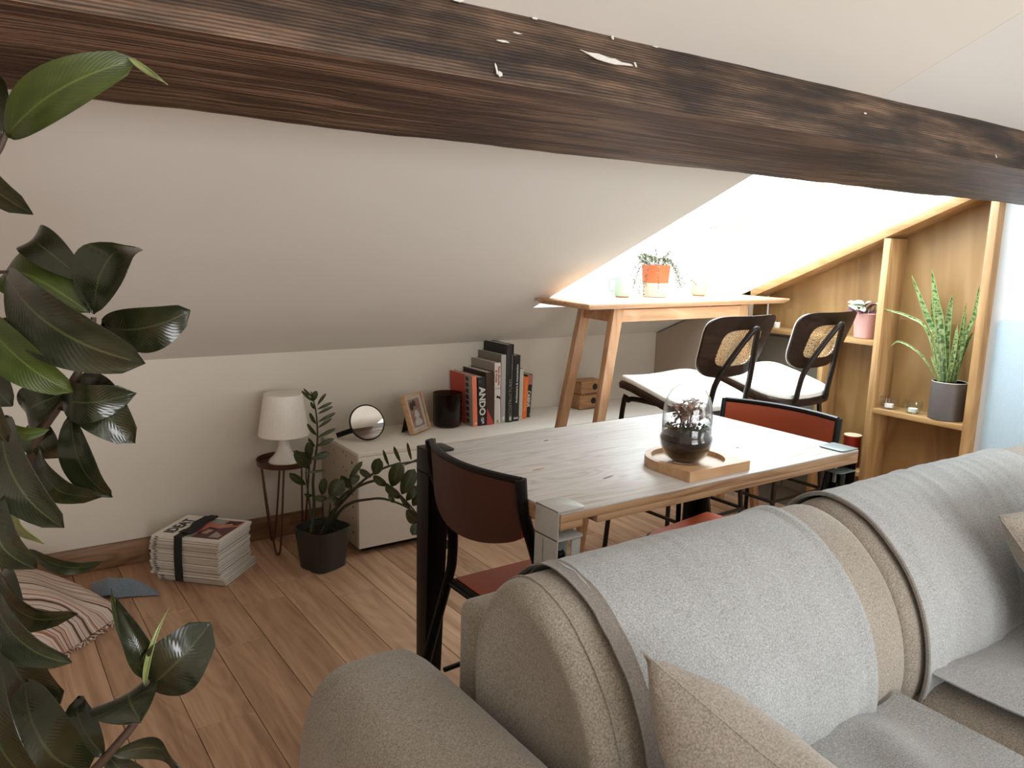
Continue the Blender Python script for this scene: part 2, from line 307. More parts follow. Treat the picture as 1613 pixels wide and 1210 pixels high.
# ------------------------------------------------------------------ mesh helpers
WM = {}
class MB:
    def __init__(s): s.v = []; s.f = []; s.uv = {}
    def add(s, vs, fs, uvs=None):
        o = len(s.v); s.v += [tuple(x) for x in vs]
        for i, f in enumerate(fs):
            s.f.append(tuple(o+k for k in f))
            if uvs: s.uv[len(s.f)-1] = [uvs[k] for k in f]
        return s
    def box(s, x0, x1, y0, y1, z0, z1):
        return s.add([(x0, y0, z0), (x1, y0, z0), (x1, y1, z0), (x0, y1, z0), (x0, y0, z1), (x1, y0, z1), (x1, y1, z1), (x0, y1, z1)],
                     [(0, 3, 2, 1), (4, 5, 6, 7), (0, 1, 5, 4), (1, 2, 6, 5), (2, 3, 7, 6), (3, 0, 4, 7)])
    def bar(s, a, b, wx, wy, ref=(0, 1, 0), wx2=None, wy2=None):
        a = Vector(a); b = Vector(b); d = (b-a).normalized(); u = Vector(ref); u = (u-d*u.dot(d)).normalized(); q = d.cross(u)
        wx2 = wx2 or wx; wy2 = wy2 or wy; vs = []
        for p, p1, p2 in ((a, wx, wy), (b, wx2, wy2)):
            for sx, sy in ((-1, -1), (1, -1), (1, 1), (-1, 1)): vs.append(p+q*(sx*p1/2)+u*(sy*p2/2))
        return s.add(vs, [(0, 3, 2, 1), (4, 5, 6, 7), (0, 1, 5, 4), (1, 2, 6, 5), (2, 3, 7, 6), (3, 0, 4, 7)])
    def prism(s, poly, off):
        n = len(poly); off = Vector(off); vs = [Vector(p) for p in poly]+[Vector(p)+off for p in poly]
        return s.add(vs, [tuple(range(n-1, -1, -1)), tuple(range(n, 2*n))]+[(i, (i+1) % n, (i+1) % n+n, i+n) for i in range(n)])
    def lathe(s, prof, c=(0, 0, 0), n=32, rib=0, ribn=40, mat4=None, sq=None):
        vs = []; fs = []; m = len(prof)
        for j, (r, z) in enumerate(prof):
            for i in range(n):
                a = 2*PI*i/n; rr = r
                if rib and r > .001: rr = r*(1+(rib if i % 2 else -rib))
                x, y = math.cos(a), math.sin(a)
                if sq:
                    k = (abs(x)**sq+abs(y)**sq)**(-1/sq); x *= k; y *= k
                p = Vector((rr*x, rr*y, z))
                if mat4: p = mat4 @ p
                vs.append(p+Vector(c))
        for j in range(m-1):
            for i in range(n):
                k = (i+1) % n; fs.append((j*n+i, j*n+k, (j+1)*n+k, (j+1)*n+i))
        if prof[0][0] > 1e-5: fs.append(tuple(range(n-1, -1, -1)))
        if prof[-1][0] > 1e-5: fs.append(tuple((m-1)*n+i for i in range(n)))
        return s.add(vs, fs)
    def tube(s, pts, r, n=8, sm=4, closed=False):
        pts = spline(pts, sm, closed) if sm > 1 else [Vector(p) for p in pts]
        m = len(pts); rad = r if callable(r) else (lambda t: r)
        vs = []; fs = []; prev = None
        for i, p in enumerate(pts):
            if closed: d = pts[(i+1) % m]-pts[i-1]
            else: d = pts[min(i+1, m-1)]-pts[max(i-1, 0)]
            d = d.normalized() if d.length > 1e-9 else Vector((0, 0, 1))
            if prev is None: u = d.orthogonal().normalized()
            else:
                u = prev-d*prev.dot(d); u = u.normalized() if u.length > 1e-6 else d.orthogonal().normalized()
            prev = u; q = d.cross(u); rr = rad(i/(m-1))
            for k in range(n):
                a = 2*PI*k/n; vs.append(p+(u*math.cos(a)+q*math.sin(a))*rr)
        for i in range(m if closed else m-1):
            i2 = (i+1) % m
            for k in range(n): fs.append((i*n+k, i*n+(k+1) % n, i2*n+(k+1) % n, i2*n+k))
        if not closed: fs += [tuple(range(n-1, -1, -1)), tuple((m-1)*n+k for k in range(n))]
        return s.add(vs, fs)
    def loft(s, rings, closed_ring=True, caps=True):
        m = len(rings); n = len(rings[0]); vs = [p for r_ in rings for p in r_]; fs = []
        for i in range(m-1):
            for k in range(n if closed_ring else n-1):
                k2 = (k+1) % n; fs.append((i*n+k, i*n+k2, (i+1)*n+k2, (i+1)*n+k))
        if caps and closed_ring: fs += [tuple(range(n-1, -1, -1)), tuple((m-1)*n+k for k in range(n))]
        return s.add(vs, fs)
    def sheet(s, grid, th):
        # thick sheet from a grid of points
        m = len(grid); n = len(grid[0]); nr = []
        for i in range(m):
            row = []
            for j in range(n):
                a = Vector(grid[min(i+1, m-1)][j])-Vector(grid[max(i-1, 0)][j]); b = Vector(grid[i][min(j+1, n-1)])-Vector(grid[i][max(j-1, 0)])
                c = a.cross(b); row.append(c.normalized() if c.length > 1e-12 else Vector((0, 0, 1)))
            nr.append(row)
        top = [Vector(grid[i][j])+nr[i][j]*th/2 for i in range(m) for j in range(n)]
        bot = [Vector(grid[i][j])-nr[i][j]*th/2 for i in range(m) for j in range(n)]
        uv = [(j/(n-1), i/(m-1)) for i in range(m) for j in range(n)]
        N = m*n; fs = []
        for i in range(m-1):
            for j in range(n-1):
                a = i*n+j; fs.append((a, a+n, a+n+1, a+1)); fs.append((N+a, N+a+1, N+a+n+1, N+a+n))
        for j in range(n-1):
            fs.append((j, j+1, N+j+1, N+j)); a = (m-1)*n+j; fs.append((a+1, a, N+a, N+a+1))
        for i in range(m-1):
            a = i*n; fs.append((a+n, a, N+a, N+a+n)); a = i*n+n-1; fs.append((a, a+n, N+a+n, N+a))
        return s.add(top+bot, fs, uv+uv)
    def build(s, name, m, parent=None, bevel=0, seg=2, smooth=True, world=True, ang=40, mesh=None):
        me = bpy.data.meshes.new(name)
        if parent and world and parent.name in WM:
            inv = WM[parent.name].inverted(); vs = [inv @ Vector(p) for p in s.v]
        else: vs = s.v
        me.from_pydata([tuple(p) for p in vs], [], s.f)
        if s.uv:
            ul = me.uv_layers.new(name='UVMap')
            for pi, p in enumerate(me.polygons):
                if pi in s.uv:
                    for li, c in zip(p.loop_indices, s.uv[pi]): ul.data[li].uv = c
        if not s.uv or bevel:
            bm = bmesh.new(); bm.from_mesh(me)
            bmesh.ops.recalc_face_normals(bm, faces=bm.faces)
            if bevel:
                ed = [e for e in bm.edges if len(e.link_faces) == 2 and e.calc_face_angle(0) > R(30)]
                if ed: bmesh.ops.bevel(bm, geom=ed, offset=bevel, segments=seg, profile=.5, affect='EDGES', clamp_overlap=True)
            bm.to_mesh(me); bm.free()
        if smooth:
            me.polygons.foreach_set('use_smooth', [True]*len(me.polygons)); me.set_sharp_from_angle(angle=R(ang))
        me.materials.append(m)
        o = bpy.data.objects.new(name, me); COL.objects.link(o)
        if parent:
            o.parent = parent
            if parent.name in WM: WM[o.name] = WM[parent.name]
        return o
def spline(P, k=4, closed=False):
    P = [Vector(p) for p in P]; out = []; n = len(P)
    if n < 3 or k < 2: return P
    for i in range(n if closed else n-1):
        p1, p2 = P[i], P[(i+1) % n]
        p0 = P[i-1] if (closed or i) else p1*2-p2
        p3 = P[(i+2) % n] if (closed or i+2 < n) else p2*2-p1
        for j in range(k):
            t = j/k; out.append(.5*((2*p1)+(p2-p0)*t+(2*p0-5*p1+4*p2-p3)*t*t+(3*p1-p0-3*p2+p3)*t**3))
    if not closed: out.append(P[-1])
    return out
def tag(o, label=None, cat=None, group=None, kind=None):
    if label: o['label'] = label
    if cat: o['category'] = cat
    if group: o['group'] = group
    if kind: o['kind'] = kind
    return o
def thing(name, label, cat, loc=(0, 0, 0), rz=0, group=None):
    o = bpy.data.objects.new(name, None); o.empty_display_size = .05; COL.objects.link(o)
    o.location = loc; o.rotation_euler = (0, 0, rz)
    WM[o.name] = Matrix.Translation(Vector(loc)) @ Matrix.Rotation(rz, 4, 'Z')
    return tag(o, label, cat, group)
def struct(o): o['kind'] = 'structure'; return o
def dup(root, loc, rz, label, group=None):
    def cp(o, par):
        c = o.copy(); COL.objects.link(c)
        if par: c.parent = par
        for ch in [x for x in bpy.data.objects if x.parent == o]: cp(ch, c)
        return c
    r = cp(root, None); r.location = loc; r.rotation_euler = (0, 0, rz); r['label'] = label
    if group: r['group'] = group
    return r
def leaf(mb, b, t, n, hw, bend=0, fold=.15, shape=0, m=9, k=3, th=.0007, tipcurl=0):
    b = Vector(b); t = Vector(t); ax = (t-b); L = ax.length; ax.normalize(); n = Vector(n); n = (n-ax*n.dot(ax)).normalized(); q = ax.cross(n)
    grid = []
    for i in range(m+1):
        s = i/m
        if shape == 0: w_ = hw*max(.02, (math.sin(PI*min(1, s*.965)**1.0)**.6 if s < .99 else .05))
        elif shape == 1: w_ = hw*max(.03, (math.sin(PI*min(1, s*.93)**1.12)**.6))
        elif shape == 2: w_ = hw*max(.06, math.sin(PI*s**.6)**.8)
        else: w_ = hw*max(.1, (1-s)**.5)*(.7+.6*math.sin(PI*s**.7))
        if s > .999: w_ *= .12
        c = b+ax*(L*s)+n*(bend*math.sin(PI*s)*1.0-tipcurl*max(0, s-.7)**2*11)
        row = []
        for j in range(-k, k+1):
            u = j/k; ww = .0012*math.sin(7*s+3*u+b.x*40)*(1 if hw > .015 else .2)
            row.append(c+q*(w_*u)+n*(fold*w_*(u*u) + ww))
        grid.append(row)
    mb.sheet(grid, th)
FONT = None
def text(body, size, name, m, parent, mtx, bold=0, extrude=.0002, sx=1.0, align='CENTER', track=1.0):
    cu = bpy.data.curves.new(name, 'FONT'); cu.body = body; cu.size = size; cu.extrude = extrude; cu.offset = bold
    cu.align_x = align; cu.align_y = 'CENTER'; cu.resolution_u = 2; cu.space_character = track
    to = bpy.data.objects.new('tmp_text', cu); COL.objects.link(to)
    dg = bpy.context.evaluated_depsgraph_get(); me = bpy.data.meshes.new_from_object(to.evaluated_get(dg))
    bpy.data.objects.remove(to, do_unlink=True)
    Mx = mtx @ Matrix.Diagonal((sx, 1, 1, 1))
    if parent and parent.name in WM: Mx = WM[parent.name].inverted() @ Mx
    me.transform(Mx); me.materials.clear(); me.materials.append(m); me.name = name
    o = bpy.data.objects.new(name, me); COL.objects.link(o)
    if parent:
        o.parent = parent
        if parent.name in WM: WM[o.name] = WM[parent.name]
    return o
def frame(origin, xdir, ydir):
    x = Vector(xdir).normalized(); z = x.cross(Vector(ydir)).normalized(); y = z.cross(x)
    return Matrix(((x.x, y.x, z.x, origin[0]), (x.y, y.y, z.y, origin[1]), (x.z, y.z, z.z, origin[2]), (0, 0, 0, 1)))
FICUS=[(0.063,1.22,1.397,0.189,1.089,1.488,-0.685,-0.723,-0.09,0.031,0.03,1,0),(0.188,1.09,1.488,0.213,1.042,1.46,-0.74,-0.581,0.339,0.0036,-0.012,3,2),(0.061,1.245,1.391,0.056,1.181,1.31,-0.916,-0.29,0.278,0.0294,0.03,2,1),(0.062,1.258,1.395,0.048,1.311,1.481,-0.457,-0.789,0.412,0.031,0.02,0,0),(0.134,1.131,1.217,0.074,1.237,1.278,-0.567,-0.635,0.525,0.0238,0.02,0,1),(0.137,1.122,1.179,0.179,1.137,1.274,-0.622,-0.679,0.389,0.0392,0.015,0,1),(0.144,1.114,1.165,0.234,1.054,1.181,-0.451,-0.789,-0.417,0.0323,0.02,0,0),(0.047,1.133,1.231,0.165,1.004,1.128,-0.766,-0.639,-0.073,0.0411,0.035,2,0),(0.134,1.136,1.18,0.042,1.26,1.226,-0.445,-0.582,0.681,0.0384,0.03,1,0),(0.03,1.166,1.15,0.076,1.113,1.171,-0.683,-0.692,-0.233,0.0192,0.01,1,0),(0.021,1.129,1.181,0.093,1.048,1.095,-0.654,-0.741,0.153,0.0266,0.02,1,0),(0.027,1.05,1.181,0.022,1.002,1.054,-0.7,-0.658,0.279,0.0346,0.03,2,0),(0.082,1.232,1.167,0.103,1.192,1.109,-0.825,-0.56,0.078,0.0253,0.01,0,0),(0.099,1.206,1.16,0.122,1.182,1.123,-0.564,-0.807,0.173,0.0097,0.01,0,0),(0.096,1.129,1.081,0.148,1.055,1.078,-0.814,-0.561,-0.152,0.0267,0.02,0,1),(0.117,1.155,1.095,0.163,1.07,1.023,-0.497,-0.702,0.511,0.0319,0.025,0,0),(0.099,1.127,1.079,0.059,1.17,1.035,-0.817,-0.533,0.219,0.0287,0.02,0,0),(0.103,1.118,1.054,0.131,1.076,0.949,-0.75,-0.659,0.065,0.0253,0.015,0,0),(0.072,1.187,1.041,0.081,1.169,0.985,-0.564,-0.807,0.173,0.0234,0.01,0,1),(0.031,1.131,1.051,0.068,1.09,1.038,-0.755,-0.59,-0.286,0.0113,0.01,1,0),(0.033,1.083,1.066,0.069,0.996,0.948,-0.686,-0.668,0.289,0.0306,0.03,2,0),(0.067,1.134,1.011,0.107,1.08,0.947,-0.804,-0.595,0.002,0.0218,0.02,0,1),(0.06,1.128,0.958,0.038,1.106,0.904,-0.852,-0.269,0.449,0.0296,0.02,3,1),(0.016,1.043,0.994,0.029,0.99,0.909,-0.603,-0.718,0.348,0.027,0.02,2,1),(0.047,1.121,0.884,0.12,1.089,0.856,-0.462,-0.857,-0.228,0.0109,0.015,0,0),(0.008,1.022,0.873,0.062,0.945,0.804,-0.747,-0.649,0.143,0.0221,0.02,2,0),(0.011,1.106,0.868,0.068,1.052,0.803,-0.739,-0.668,-0.093,0.0253,0.02,0,1),(-0.004,0.977,0.857,0.022,0.877,0.706,-0.676,-0.662,0.324,0.0347,0.03,0,0),(0.029,1.043,0.75,0.067,0.97,0.649,-0.48,-0.786,0.388,0.042,0.03,0,1),(0.003,1.164,0.823,0.047,1.078,0.683,-0.599,-0.753,0.272,0.0445,0.02,0,1),(0.159,1.009,0.727,0.125,1.056,0.836,-0.42,-0.873,0.246,0.0068,0.012,1,2),(0.159,1.004,0.733,0.13,1.028,0.833,-0.059,-0.976,0.211,0.0154,0.02,0,2),(0.158,1.019,0.711,0.219,0.979,0.784,-0.529,-0.849,-0.018,0.037,0.02,0,1),(0.143,0.986,0.685,0.141,1.042,0.705,-0.471,-0.321,0.822,0.0443,0.015,0,1),(0.152,1.001,0.724,0.179,0.991,0.822,-0.593,-0.801,0.08,0.0037,0.012,3,2),(0.104,1.026,0.629,0.08,1.081,0.69,-0.582,-0.707,0.402,0.0218,0.01,0,0),(0.114,1.02,0.631,0.168,0.933,0.634,-0.831,-0.528,-0.174,0.0184,-0.03,2,0),(0.108,1.046,0.619,0.164,1.009,0.572,-0.485,-0.868,0.106,0.0201,0.01,2,0),(0.043,1.162,1.062,0.023,1.226,1.119,-0.684,-0.598,0.418,0.0298,0.02,0,0),(0.028,1.111,0.777,0.008,1.199,0.834,-0.614,-0.521,0.593,0.0408,0.02,0,0)]
FSTEM=[[(0.136,1.121,1.175),(0.133,1.118,1.151),(0.124,1.119,1.123),(0.106,1.124,1.091),(0.092,1.14,1.061),(0.069,1.171,1.015),(0.044,1.208,0.931),(0.023,1.224,0.822),(-0.002,1.234,0.674),(-0.026,1.228,0.45)],[(0.16,1.01,0.735),(0.152,1.008,0.703),(0.14,1.011,0.672),(0.105,1.025,0.626),(0.066,1.063,0.56),(0.012,1.112,0.437),(-0.035,1.143,0.259)],[(0.065,1.22,1.405),(0.057,1.222,1.387),(0.039,1.226,1.345),(0.021,1.251,1.233),(0.01,1.263,1.081),(0.001,1.271,0.856),(-0.019,1.242,0.539)]]
FPET=[[(0.103,1.118,1.054),(0.099,1.122,1.058),(0.09,1.141,1.059)],[(0.104,1.026,0.629),(0.103,1.025,0.618)],[(0.114,1.02,0.631),(0.102,1.027,0.625)],[(0.144,1.114,1.165),(0.134,1.119,1.155)],[(0.047,1.133,1.231),(0.024,1.247,1.225)]]
ZZ=[(1.108,2.9,0.645,1.136,2.88,0.692,-0.642,-0.764,0.056,0.0062),(1.108,2.9,0.628,1.16,2.88,0.654,-0.451,-0.861,0.236,0.0062),(1.11,2.9,0.61,1.163,2.88,0.639,-0.451,-0.86,0.239,0.0062),(1.109,2.9,0.577,1.174,2.88,0.612,-0.416,-0.87,0.264,0.0074),(1.109,2.9,0.554,1.159,2.88,0.591,-0.501,-0.836,0.223,0.0062),(1.103,2.9,0.514,1.174,2.88,0.549,-0.382,-0.883,0.273,0.0075),(1.103,2.9,0.481,1.166,2.88,0.508,-0.393,-0.883,0.258,0.01),(1.079,2.9,0.43,1.147,2.88,0.454,-0.356,-0.898,0.259,0.0137),(1.09,2.9,0.662,1.038,2.88,0.712,-0.092,-0.888,-0.45,0.0061),(1.088,2.9,0.68,1.046,2.88,0.719,-0.054,-0.865,-0.499,0.0049),(1.088,2.9,0.662,1.099,2.88,0.705,-0.692,-0.705,-0.155,0.0123),(1.1,2.9,0.629,1.073,2.88,0.665,-0.223,-0.773,-0.594,0.0062),(1.101,2.9,0.57,1.069,2.88,0.623,-0.312,-0.809,-0.499,0.0074),(1.103,2.9,0.524,1.058,2.88,0.581,-0.217,-0.856,-0.469,0.0074),(1.095,2.9,0.479,1.062,2.88,0.523,-0.234,-0.808,-0.54,0.0075),(1.065,2.9,0.396,1.011,2.88,0.482,-0.317,-0.86,-0.399,0.0211),(1.054,2.9,0.331,0.985,2.88,0.395,-0.099,-0.915,-0.392,0.0162),(1.068,2.9,0.431,1.07,2.88,0.51,-0.611,-0.769,-0.185,0.0174),(1.081,2.9,0.282,1.041,2.88,0.302,0.275,-0.899,-0.341,0.0075),(1.052,2.9,0.38,1.127,2.88,0.385,-0.263,-0.943,0.204,0.005),(1.09,2.82,0.306,1.095,2.8,0.379,-0.627,-0.763,-0.158,0.0172),(1.12,2.82,0.296,1.17,2.8,0.358,-0.555,-0.811,0.185,0.0321),(1.202,2.82,0.355,1.25,2.8,0.424,-0.57,-0.805,0.165,0.0112),(1.213,2.82,0.312,1.16,2.8,0.38,-0.227,-0.871,-0.435,0.0163),(1.112,2.82,0.287,1.049,2.8,0.311,0.244,-0.958,-0.154,0.0136),(1.115,2.82,0.294,1.154,2.8,0.27,-0.42,-0.904,0.081,0.0173),(1.184,2.82,0.33,1.239,2.8,0.366,-0.463,-0.852,0.243,0.0162),(1.268,2.6,0.452,1.234,2.58,0.525,-0.405,-0.818,-0.408,0.0059),(1.316,2.6,0.461,1.277,2.58,0.532,-0.354,-0.832,-0.428,0.0072),(1.362,2.6,0.462,1.333,2.58,0.54,-0.449,-0.809,-0.379,0.006),(1.211,2.6,0.427,1.22,2.58,0.494,-0.639,-0.756,-0.144,0.0223),(1.195,2.6,0.42,1.14,2.58,0.464,-0.007,-0.909,-0.417,0.0129),(1.279,2.6,0.37,1.306,2.58,0.467,-0.619,-0.785,0.008,0.0287),(1.321,2.6,0.333,1.364,2.58,0.432,-0.599,-0.795,0.099,0.0278),(1.258,2.6,0.376,1.195,2.58,0.432,-0.071,-0.912,-0.403,0.0155),(1.319,2.6,0.318,1.243,2.58,0.386,-0.087,-0.924,-0.372,0.0169),(1.362,2.6,0.26,1.303,2.58,0.339,-0.251,-0.877,-0.41,0.0085),(1.34,2.6,0.305,1.378,2.58,0.365,-0.601,-0.79,0.118,0.017),(1.368,2.6,0.28,1.395,2.58,0.337,-0.638,-0.769,0.036,0.0195),(1.266,2.6,0.345,1.28,2.58,0.313,-0.591,-0.773,0.231,0.0095),(1.341,2.6,0.269,1.38,2.58,0.215,-0.453,-0.891,0.003,0.0231),(1.399,2.6,0.208,1.355,2.58,0.171,-0.191,-0.752,0.631,0.021),(1.446,2.6,0.196,1.497,2.58,0.253,-0.544,-0.816,0.197,0.0237),(1.452,2.6,0.185,1.524,2.58,0.151,-0.256,-0.966,0.024,0.0237),(1.481,2.6,0.132,1.523,2.58,0.085,-0.429,-0.903,0.007,0.0189),(1.452,2.6,0.166,1.493,2.58,0.11,-0.446,-0.895,-0.007,0.025),(1.313,2.6,0.444,1.465,2.58,0.486,-0.205,-0.931,0.301,0.0048)]
ZSTEM=[[(1.095,2.89,0.069),(1.088,2.9,0.231),(1.085,2.9,0.336),(1.097,2.9,0.438),(1.106,2.9,0.514),(1.102,2.9,0.616),(1.083,2.9,0.7)],[(1.075,2.88,0.076),(1.068,2.9,0.261),(1.057,2.9,0.379),(1.071,2.9,0.436)],[(1.108,2.85,0.08),(1.126,2.83,0.214),(1.148,2.8,0.258),(1.183,2.75,0.323),(1.209,2.68,0.391),(1.26,2.62,0.442),(1.321,2.6,0.455),(1.386,2.58,0.461),(1.46,2.57,0.464)],[(1.091,2.84,0.081),(1.14,2.8,0.252),(1.161,2.76,0.317),(1.224,2.65,0.387),(1.266,2.6,0.377),(1.319,2.58,0.322),(1.366,2.57,0.261),(1.396,2.56,0.203)],[(1.123,2.86,0.079),(1.148,2.8,0.23),(1.182,2.75,0.28),(1.229,2.7,0.3),(1.264,2.63,0.316),(1.336,2.58,0.284),(1.393,2.57,0.221),(1.458,2.56,0.152)],[(1.091,2.86,0.08),(1.1,2.83,0.198),(1.092,2.82,0.301)],[(1.104,2.86,0.077),(1.123,2.83,0.194),(1.126,2.82,0.295)]]
SNAKE=[([(3.348,1.66,0.75),(3.34,1.673,0.926),(3.34,1.729,1.011),(3.34,1.826,1.197)],0.0087),([(3.358,1.636,0.75),(3.36,1.687,0.958),(3.36,1.715,1.069),(3.36,1.755,1.227)],0.0115),([(3.343,1.633,0.75),(3.33,1.682,1.016),(3.33,1.706,1.099)],0.0108),([(3.372,1.638,0.75),(3.39,1.735,1.009),(3.39,1.757,1.136)],0.0052),([(3.358,1.632,0.75),(3.36,1.66,0.989),(3.36,1.657,1.125)],0.0084),([(3.338,1.623,0.75),(3.32,1.603,0.912),(3.32,1.604,1.007)],0.0061),([(3.352,1.619,0.75),(3.35,1.601,0.934),(3.35,1.594,1.097)],0.0047),([(3.362,1.607,0.75),(3.37,1.595,0.933),(3.37,1.566,1.053),(3.37,1.561,1.169)],0.0066),([(3.378,1.61,0.75),(3.4,1.614,0.884),(3.4,1.612,1.049)],0.0045),([(3.367,1.615,0.75),(3.38,1.595,0.899),(3.38,1.566,0.981)],0.0067),([(3.332,1.639,0.75),(3.31,1.662,0.826),(3.31,1.689,0.868)],0.0046),([(3.327,1.641,0.75),(3.3,1.709,0.969),(3.3,1.791,1.024),(3.3,1.923,1.051)],0.0039),([(3.327,1.642,0.75),(3.3,1.725,0.869),(3.3,1.82,0.915),(3.3,1.859,0.894)],0.0027),([(3.332,1.638,0.75),(3.31,1.683,0.949),(3.31,1.71,0.983)],0.0043)]
# ================================================================== THE ROOM
XL, XR, YB, YF, YP = -1.7, 3.34, 3.265, -4.2, -1.3
TN = math.tan(TH)
def zc(y): return .805+TN*(YB-y)
NUP = Vector((0, ST, CT))
floor = struct(thing('floor', 'warm oak plank floor laid towards the low wall', 'floor')); del floor['category']; del floor['label']
struct(MB().box(XL, 3.6, YF, YB+.05, -.08, -.013).build('subfloor', M['subfloor'], floor)); 
MB().box(XL, XR, YF, YP-.001, -.012, 0).build('floor_boards_behind', M['oakfloor'], floor)
X0, PW = .2666, .1554
known = {0: [2.29], 1: [2.01, 2.745], 2: [2.41], 3: [2.668], 4: [1.75], 5: [2.56], 6: [1.9, 2.95], 7: [2.2]}
rng = random.Random(3)
for k in range(-12, 21):
    xa = X0+k*PW; cuts = sorted(known.get(k, [rng.uniform(1.3, 2.6)]))
    y = cuts[0]
    while y > YP: y -= rng.uniform(.95, 1.35); cuts.insert(0, max(y, YP))
    y = cuts[-1]
    while y < YB: y += rng.uniform(.9, 1.3); cuts.append(min(y, YB))
    if cuts[-1]-cuts[-2] < .03: cuts.pop(-2)
    for a, b_ in zip(cuts[:-1], cuts[1:]):
        if b_-a < .02: continue
        h = rng.uniform(-.0006, .0004); L = (b_-a)/2-.0006
        mb = MB().box(-PW/2+.0007, PW/2-.0007, -L, L, -.012, 0)
        o = mb.build('floor_plank', M['oakfloor'], floor, bevel=.0012, seg=1); o.location = (xa+PW/2, (a+b_)/2, h)
def slab(name, x0, x1, y0, y1, m, th=.06, dz=0):
    p = [(x0, y0, zc(y0)+dz), (x1, y0, zc(y0)+dz), (x1, y1, zc(y1)+dz), (x0, y1, zc(y1)+dz)]
    return struct(MB().prism(p, NUP*th).build(name, m))
YT = -.4
slab('ceiling', XL-.1, 2.062, YT, YB+.02, M['ceil'])
slab('ceiling.001', 2.062, 3.62, 2.805, YB+.02, M['ceil'])
slab('ceiling.002', 2.062, 3.62, YT, 1.32, M['ceilr'], dz=-.0006)
struct(MB().box(XL-.1, 3.62, YF-.1, YT+.03, zc(YT), zc(YT)+.06).build('ceiling.004', M['ceil']))
struct(MB().box(XL-.1, 3.62, YB, YB+.1, -.1, zc(YB)+.05).build('wall_back', M['wall']))
struct(MB().box(XL-.1, XL, YF, YB, -.1, 2.6).build('wall_left', M['wall']))
struct(MB().box(XL-.1, 3.62, YF-.1, YF, -.1, 2.6).build('wall_front', M['wall']))
struct(MB().box(XR, XR+.28, YF, 1.488, -.1, 2.6).build('wall_right', M['wallr']))
struct(MB().box(3.44, 3.62, 1.488, YB, -.1, 1.75).build('wall_right.001', M['wall']))
struct(MB().box(XL, 1.262, YB-.014, YB, 0, .098).build('baseboard_back', M['baseb'], bevel=.002))
# recess of the roof window
zo = lambda y: 1.372+TN*(2.805-y)
mb = MB(); mb.prism([(2.062, 1.32, zc(1.32)+.002), (2.062, 2.805, zc(2.805)+.002), (2.062, 2.805, zo(2.805)+.15), (2.062, 1.32, zo(1.32)+.15)], (-.05, 0, 0)); struct(mb.build('wall_recess_left', M['reveal']))
mb = MB(); mb.prism([(3.335, 1.32, zc(1.32)-.001), (3.335, 2.86, zc(2.86)-.001), (3.335, 2.86, zo(2.805)+.15), (3.335, 1.32, zo(1.32)+.15)], (.10, 0, 0)); struct(mb.build('wall_recess_right', M['reveal']))
mb = MB(); mb.prism([(2.062, 2.805, zc(2.805)+.001), (3.335, 2.805, zc(2.805)+.001), (3.335, 2.805, zo(2.805)), (2.062, 2.805, zo(2.805))], (0, .05, 0)); struct(mb.build('wall_recess_low', M['reveal']))
mb = MB(); mb.prism([(2.062, 1.32, zc(1.32)+.001), (3.335, 1.32, zc(1.32)+.001), (3.335, 1.32, zo(1.32)), (2.062, 1.32, zo(1.32))], (0, -.05, 0)); struct(mb.build('wall_recess_high', M['reveal']))
win = struct(thing('window_1', 'roof window', 'window')); del win['label']; del win['category']
def fr(x0, x1, y0, y1, a, b_):
    return [(x0, y0, zo(y0)+a), (x1, y0, zo(y0)+a), (x1, y1, zo(y1)+a), (x0, y1, zo(y1)+a)]
mb = MB()
for q in ((2.062, 3.335, 2.745, 2.805), (2.062, 3.335, 1.32, 1.38), (2.062, 2.12, 1.38, 2.745), (3.277, 3.335, 1.38, 2.745)): mb.prism(fr(*q, 0, 0), NUP*.06)
struct(mb.build('window_frame', M['fogwhite'], win, bevel=.003))
struct(MB().prism(fr(2.10, 3.30, 1.36, 2.765, .02, 0), NUP*.006).build('window_pane', M['pane'], win))
mb = MB(); mb.tube([(3.14, 2.76, 1.40), (3.14, 2.735, 1.40), (3.14, 2.725, 1.43), (3.115, 2.72, 1.46)], .006, 8); mb.box(3.12, 3.16, 2.755, 2.765, 1.385, 1.415)
struct(mb.build('window_handle', M['greymetal'], win))
# boxed panels beneath the window recess
mb = MB(); mb.prism([(3.29, 2.62, .0), (3.29, 3.263, .0), (3.29, 3.263, zc(3.263)-.008), (3.29, 2.62, zc(2.62)-.008)], (.03, 0, 0)); struct(mb.build('trim_1', M['boxpanel']))
mb = MB(); mb.box(3.40, 3.42, 2.2, 2.62, 0, .9); struct(mb.build('trim_2', M['greydoor']))
mb = MB(); mb.box(3.385, 3.40, 2.2, 2.405, .1, .86); struct(mb.build('trim_3', M['greydoor'], bevel=.002))
mb = MB(); mb.box(3.385, 3.40, 2.412, 2.62, .1, .86); struct(mb.build('trim_4', M['greydoor'], bevel=.002))
# pale blue flush panel with rounded corners on the right wall
def rrect(y0, y1, z0, z1, r, x, n=6):
    P = []
    for cy, cz, a0 in ((y1-r, z1-r, 0), (y0+r, z1-r, 90), (y0+r, z0+r, 180), (y1-r, z0+r, 270)):
        for i in range(n+1):
            a = R(a0+90*i/n); P.append((x, cy+r*math.cos(a), cz+r*math.sin(a)))
    return P
dr = thing('flush_panel', 'large pale blue flush panel with rounded corner beside the wooden shelving', 'panel', (3.335, .95, .1))
MB().prism(rrect(.45, 1.463, .08, 1.045, .03, 3.3395), (-.006, 0, 0)).build('panel_board', M['bluepanel'], dr, bevel=.001)
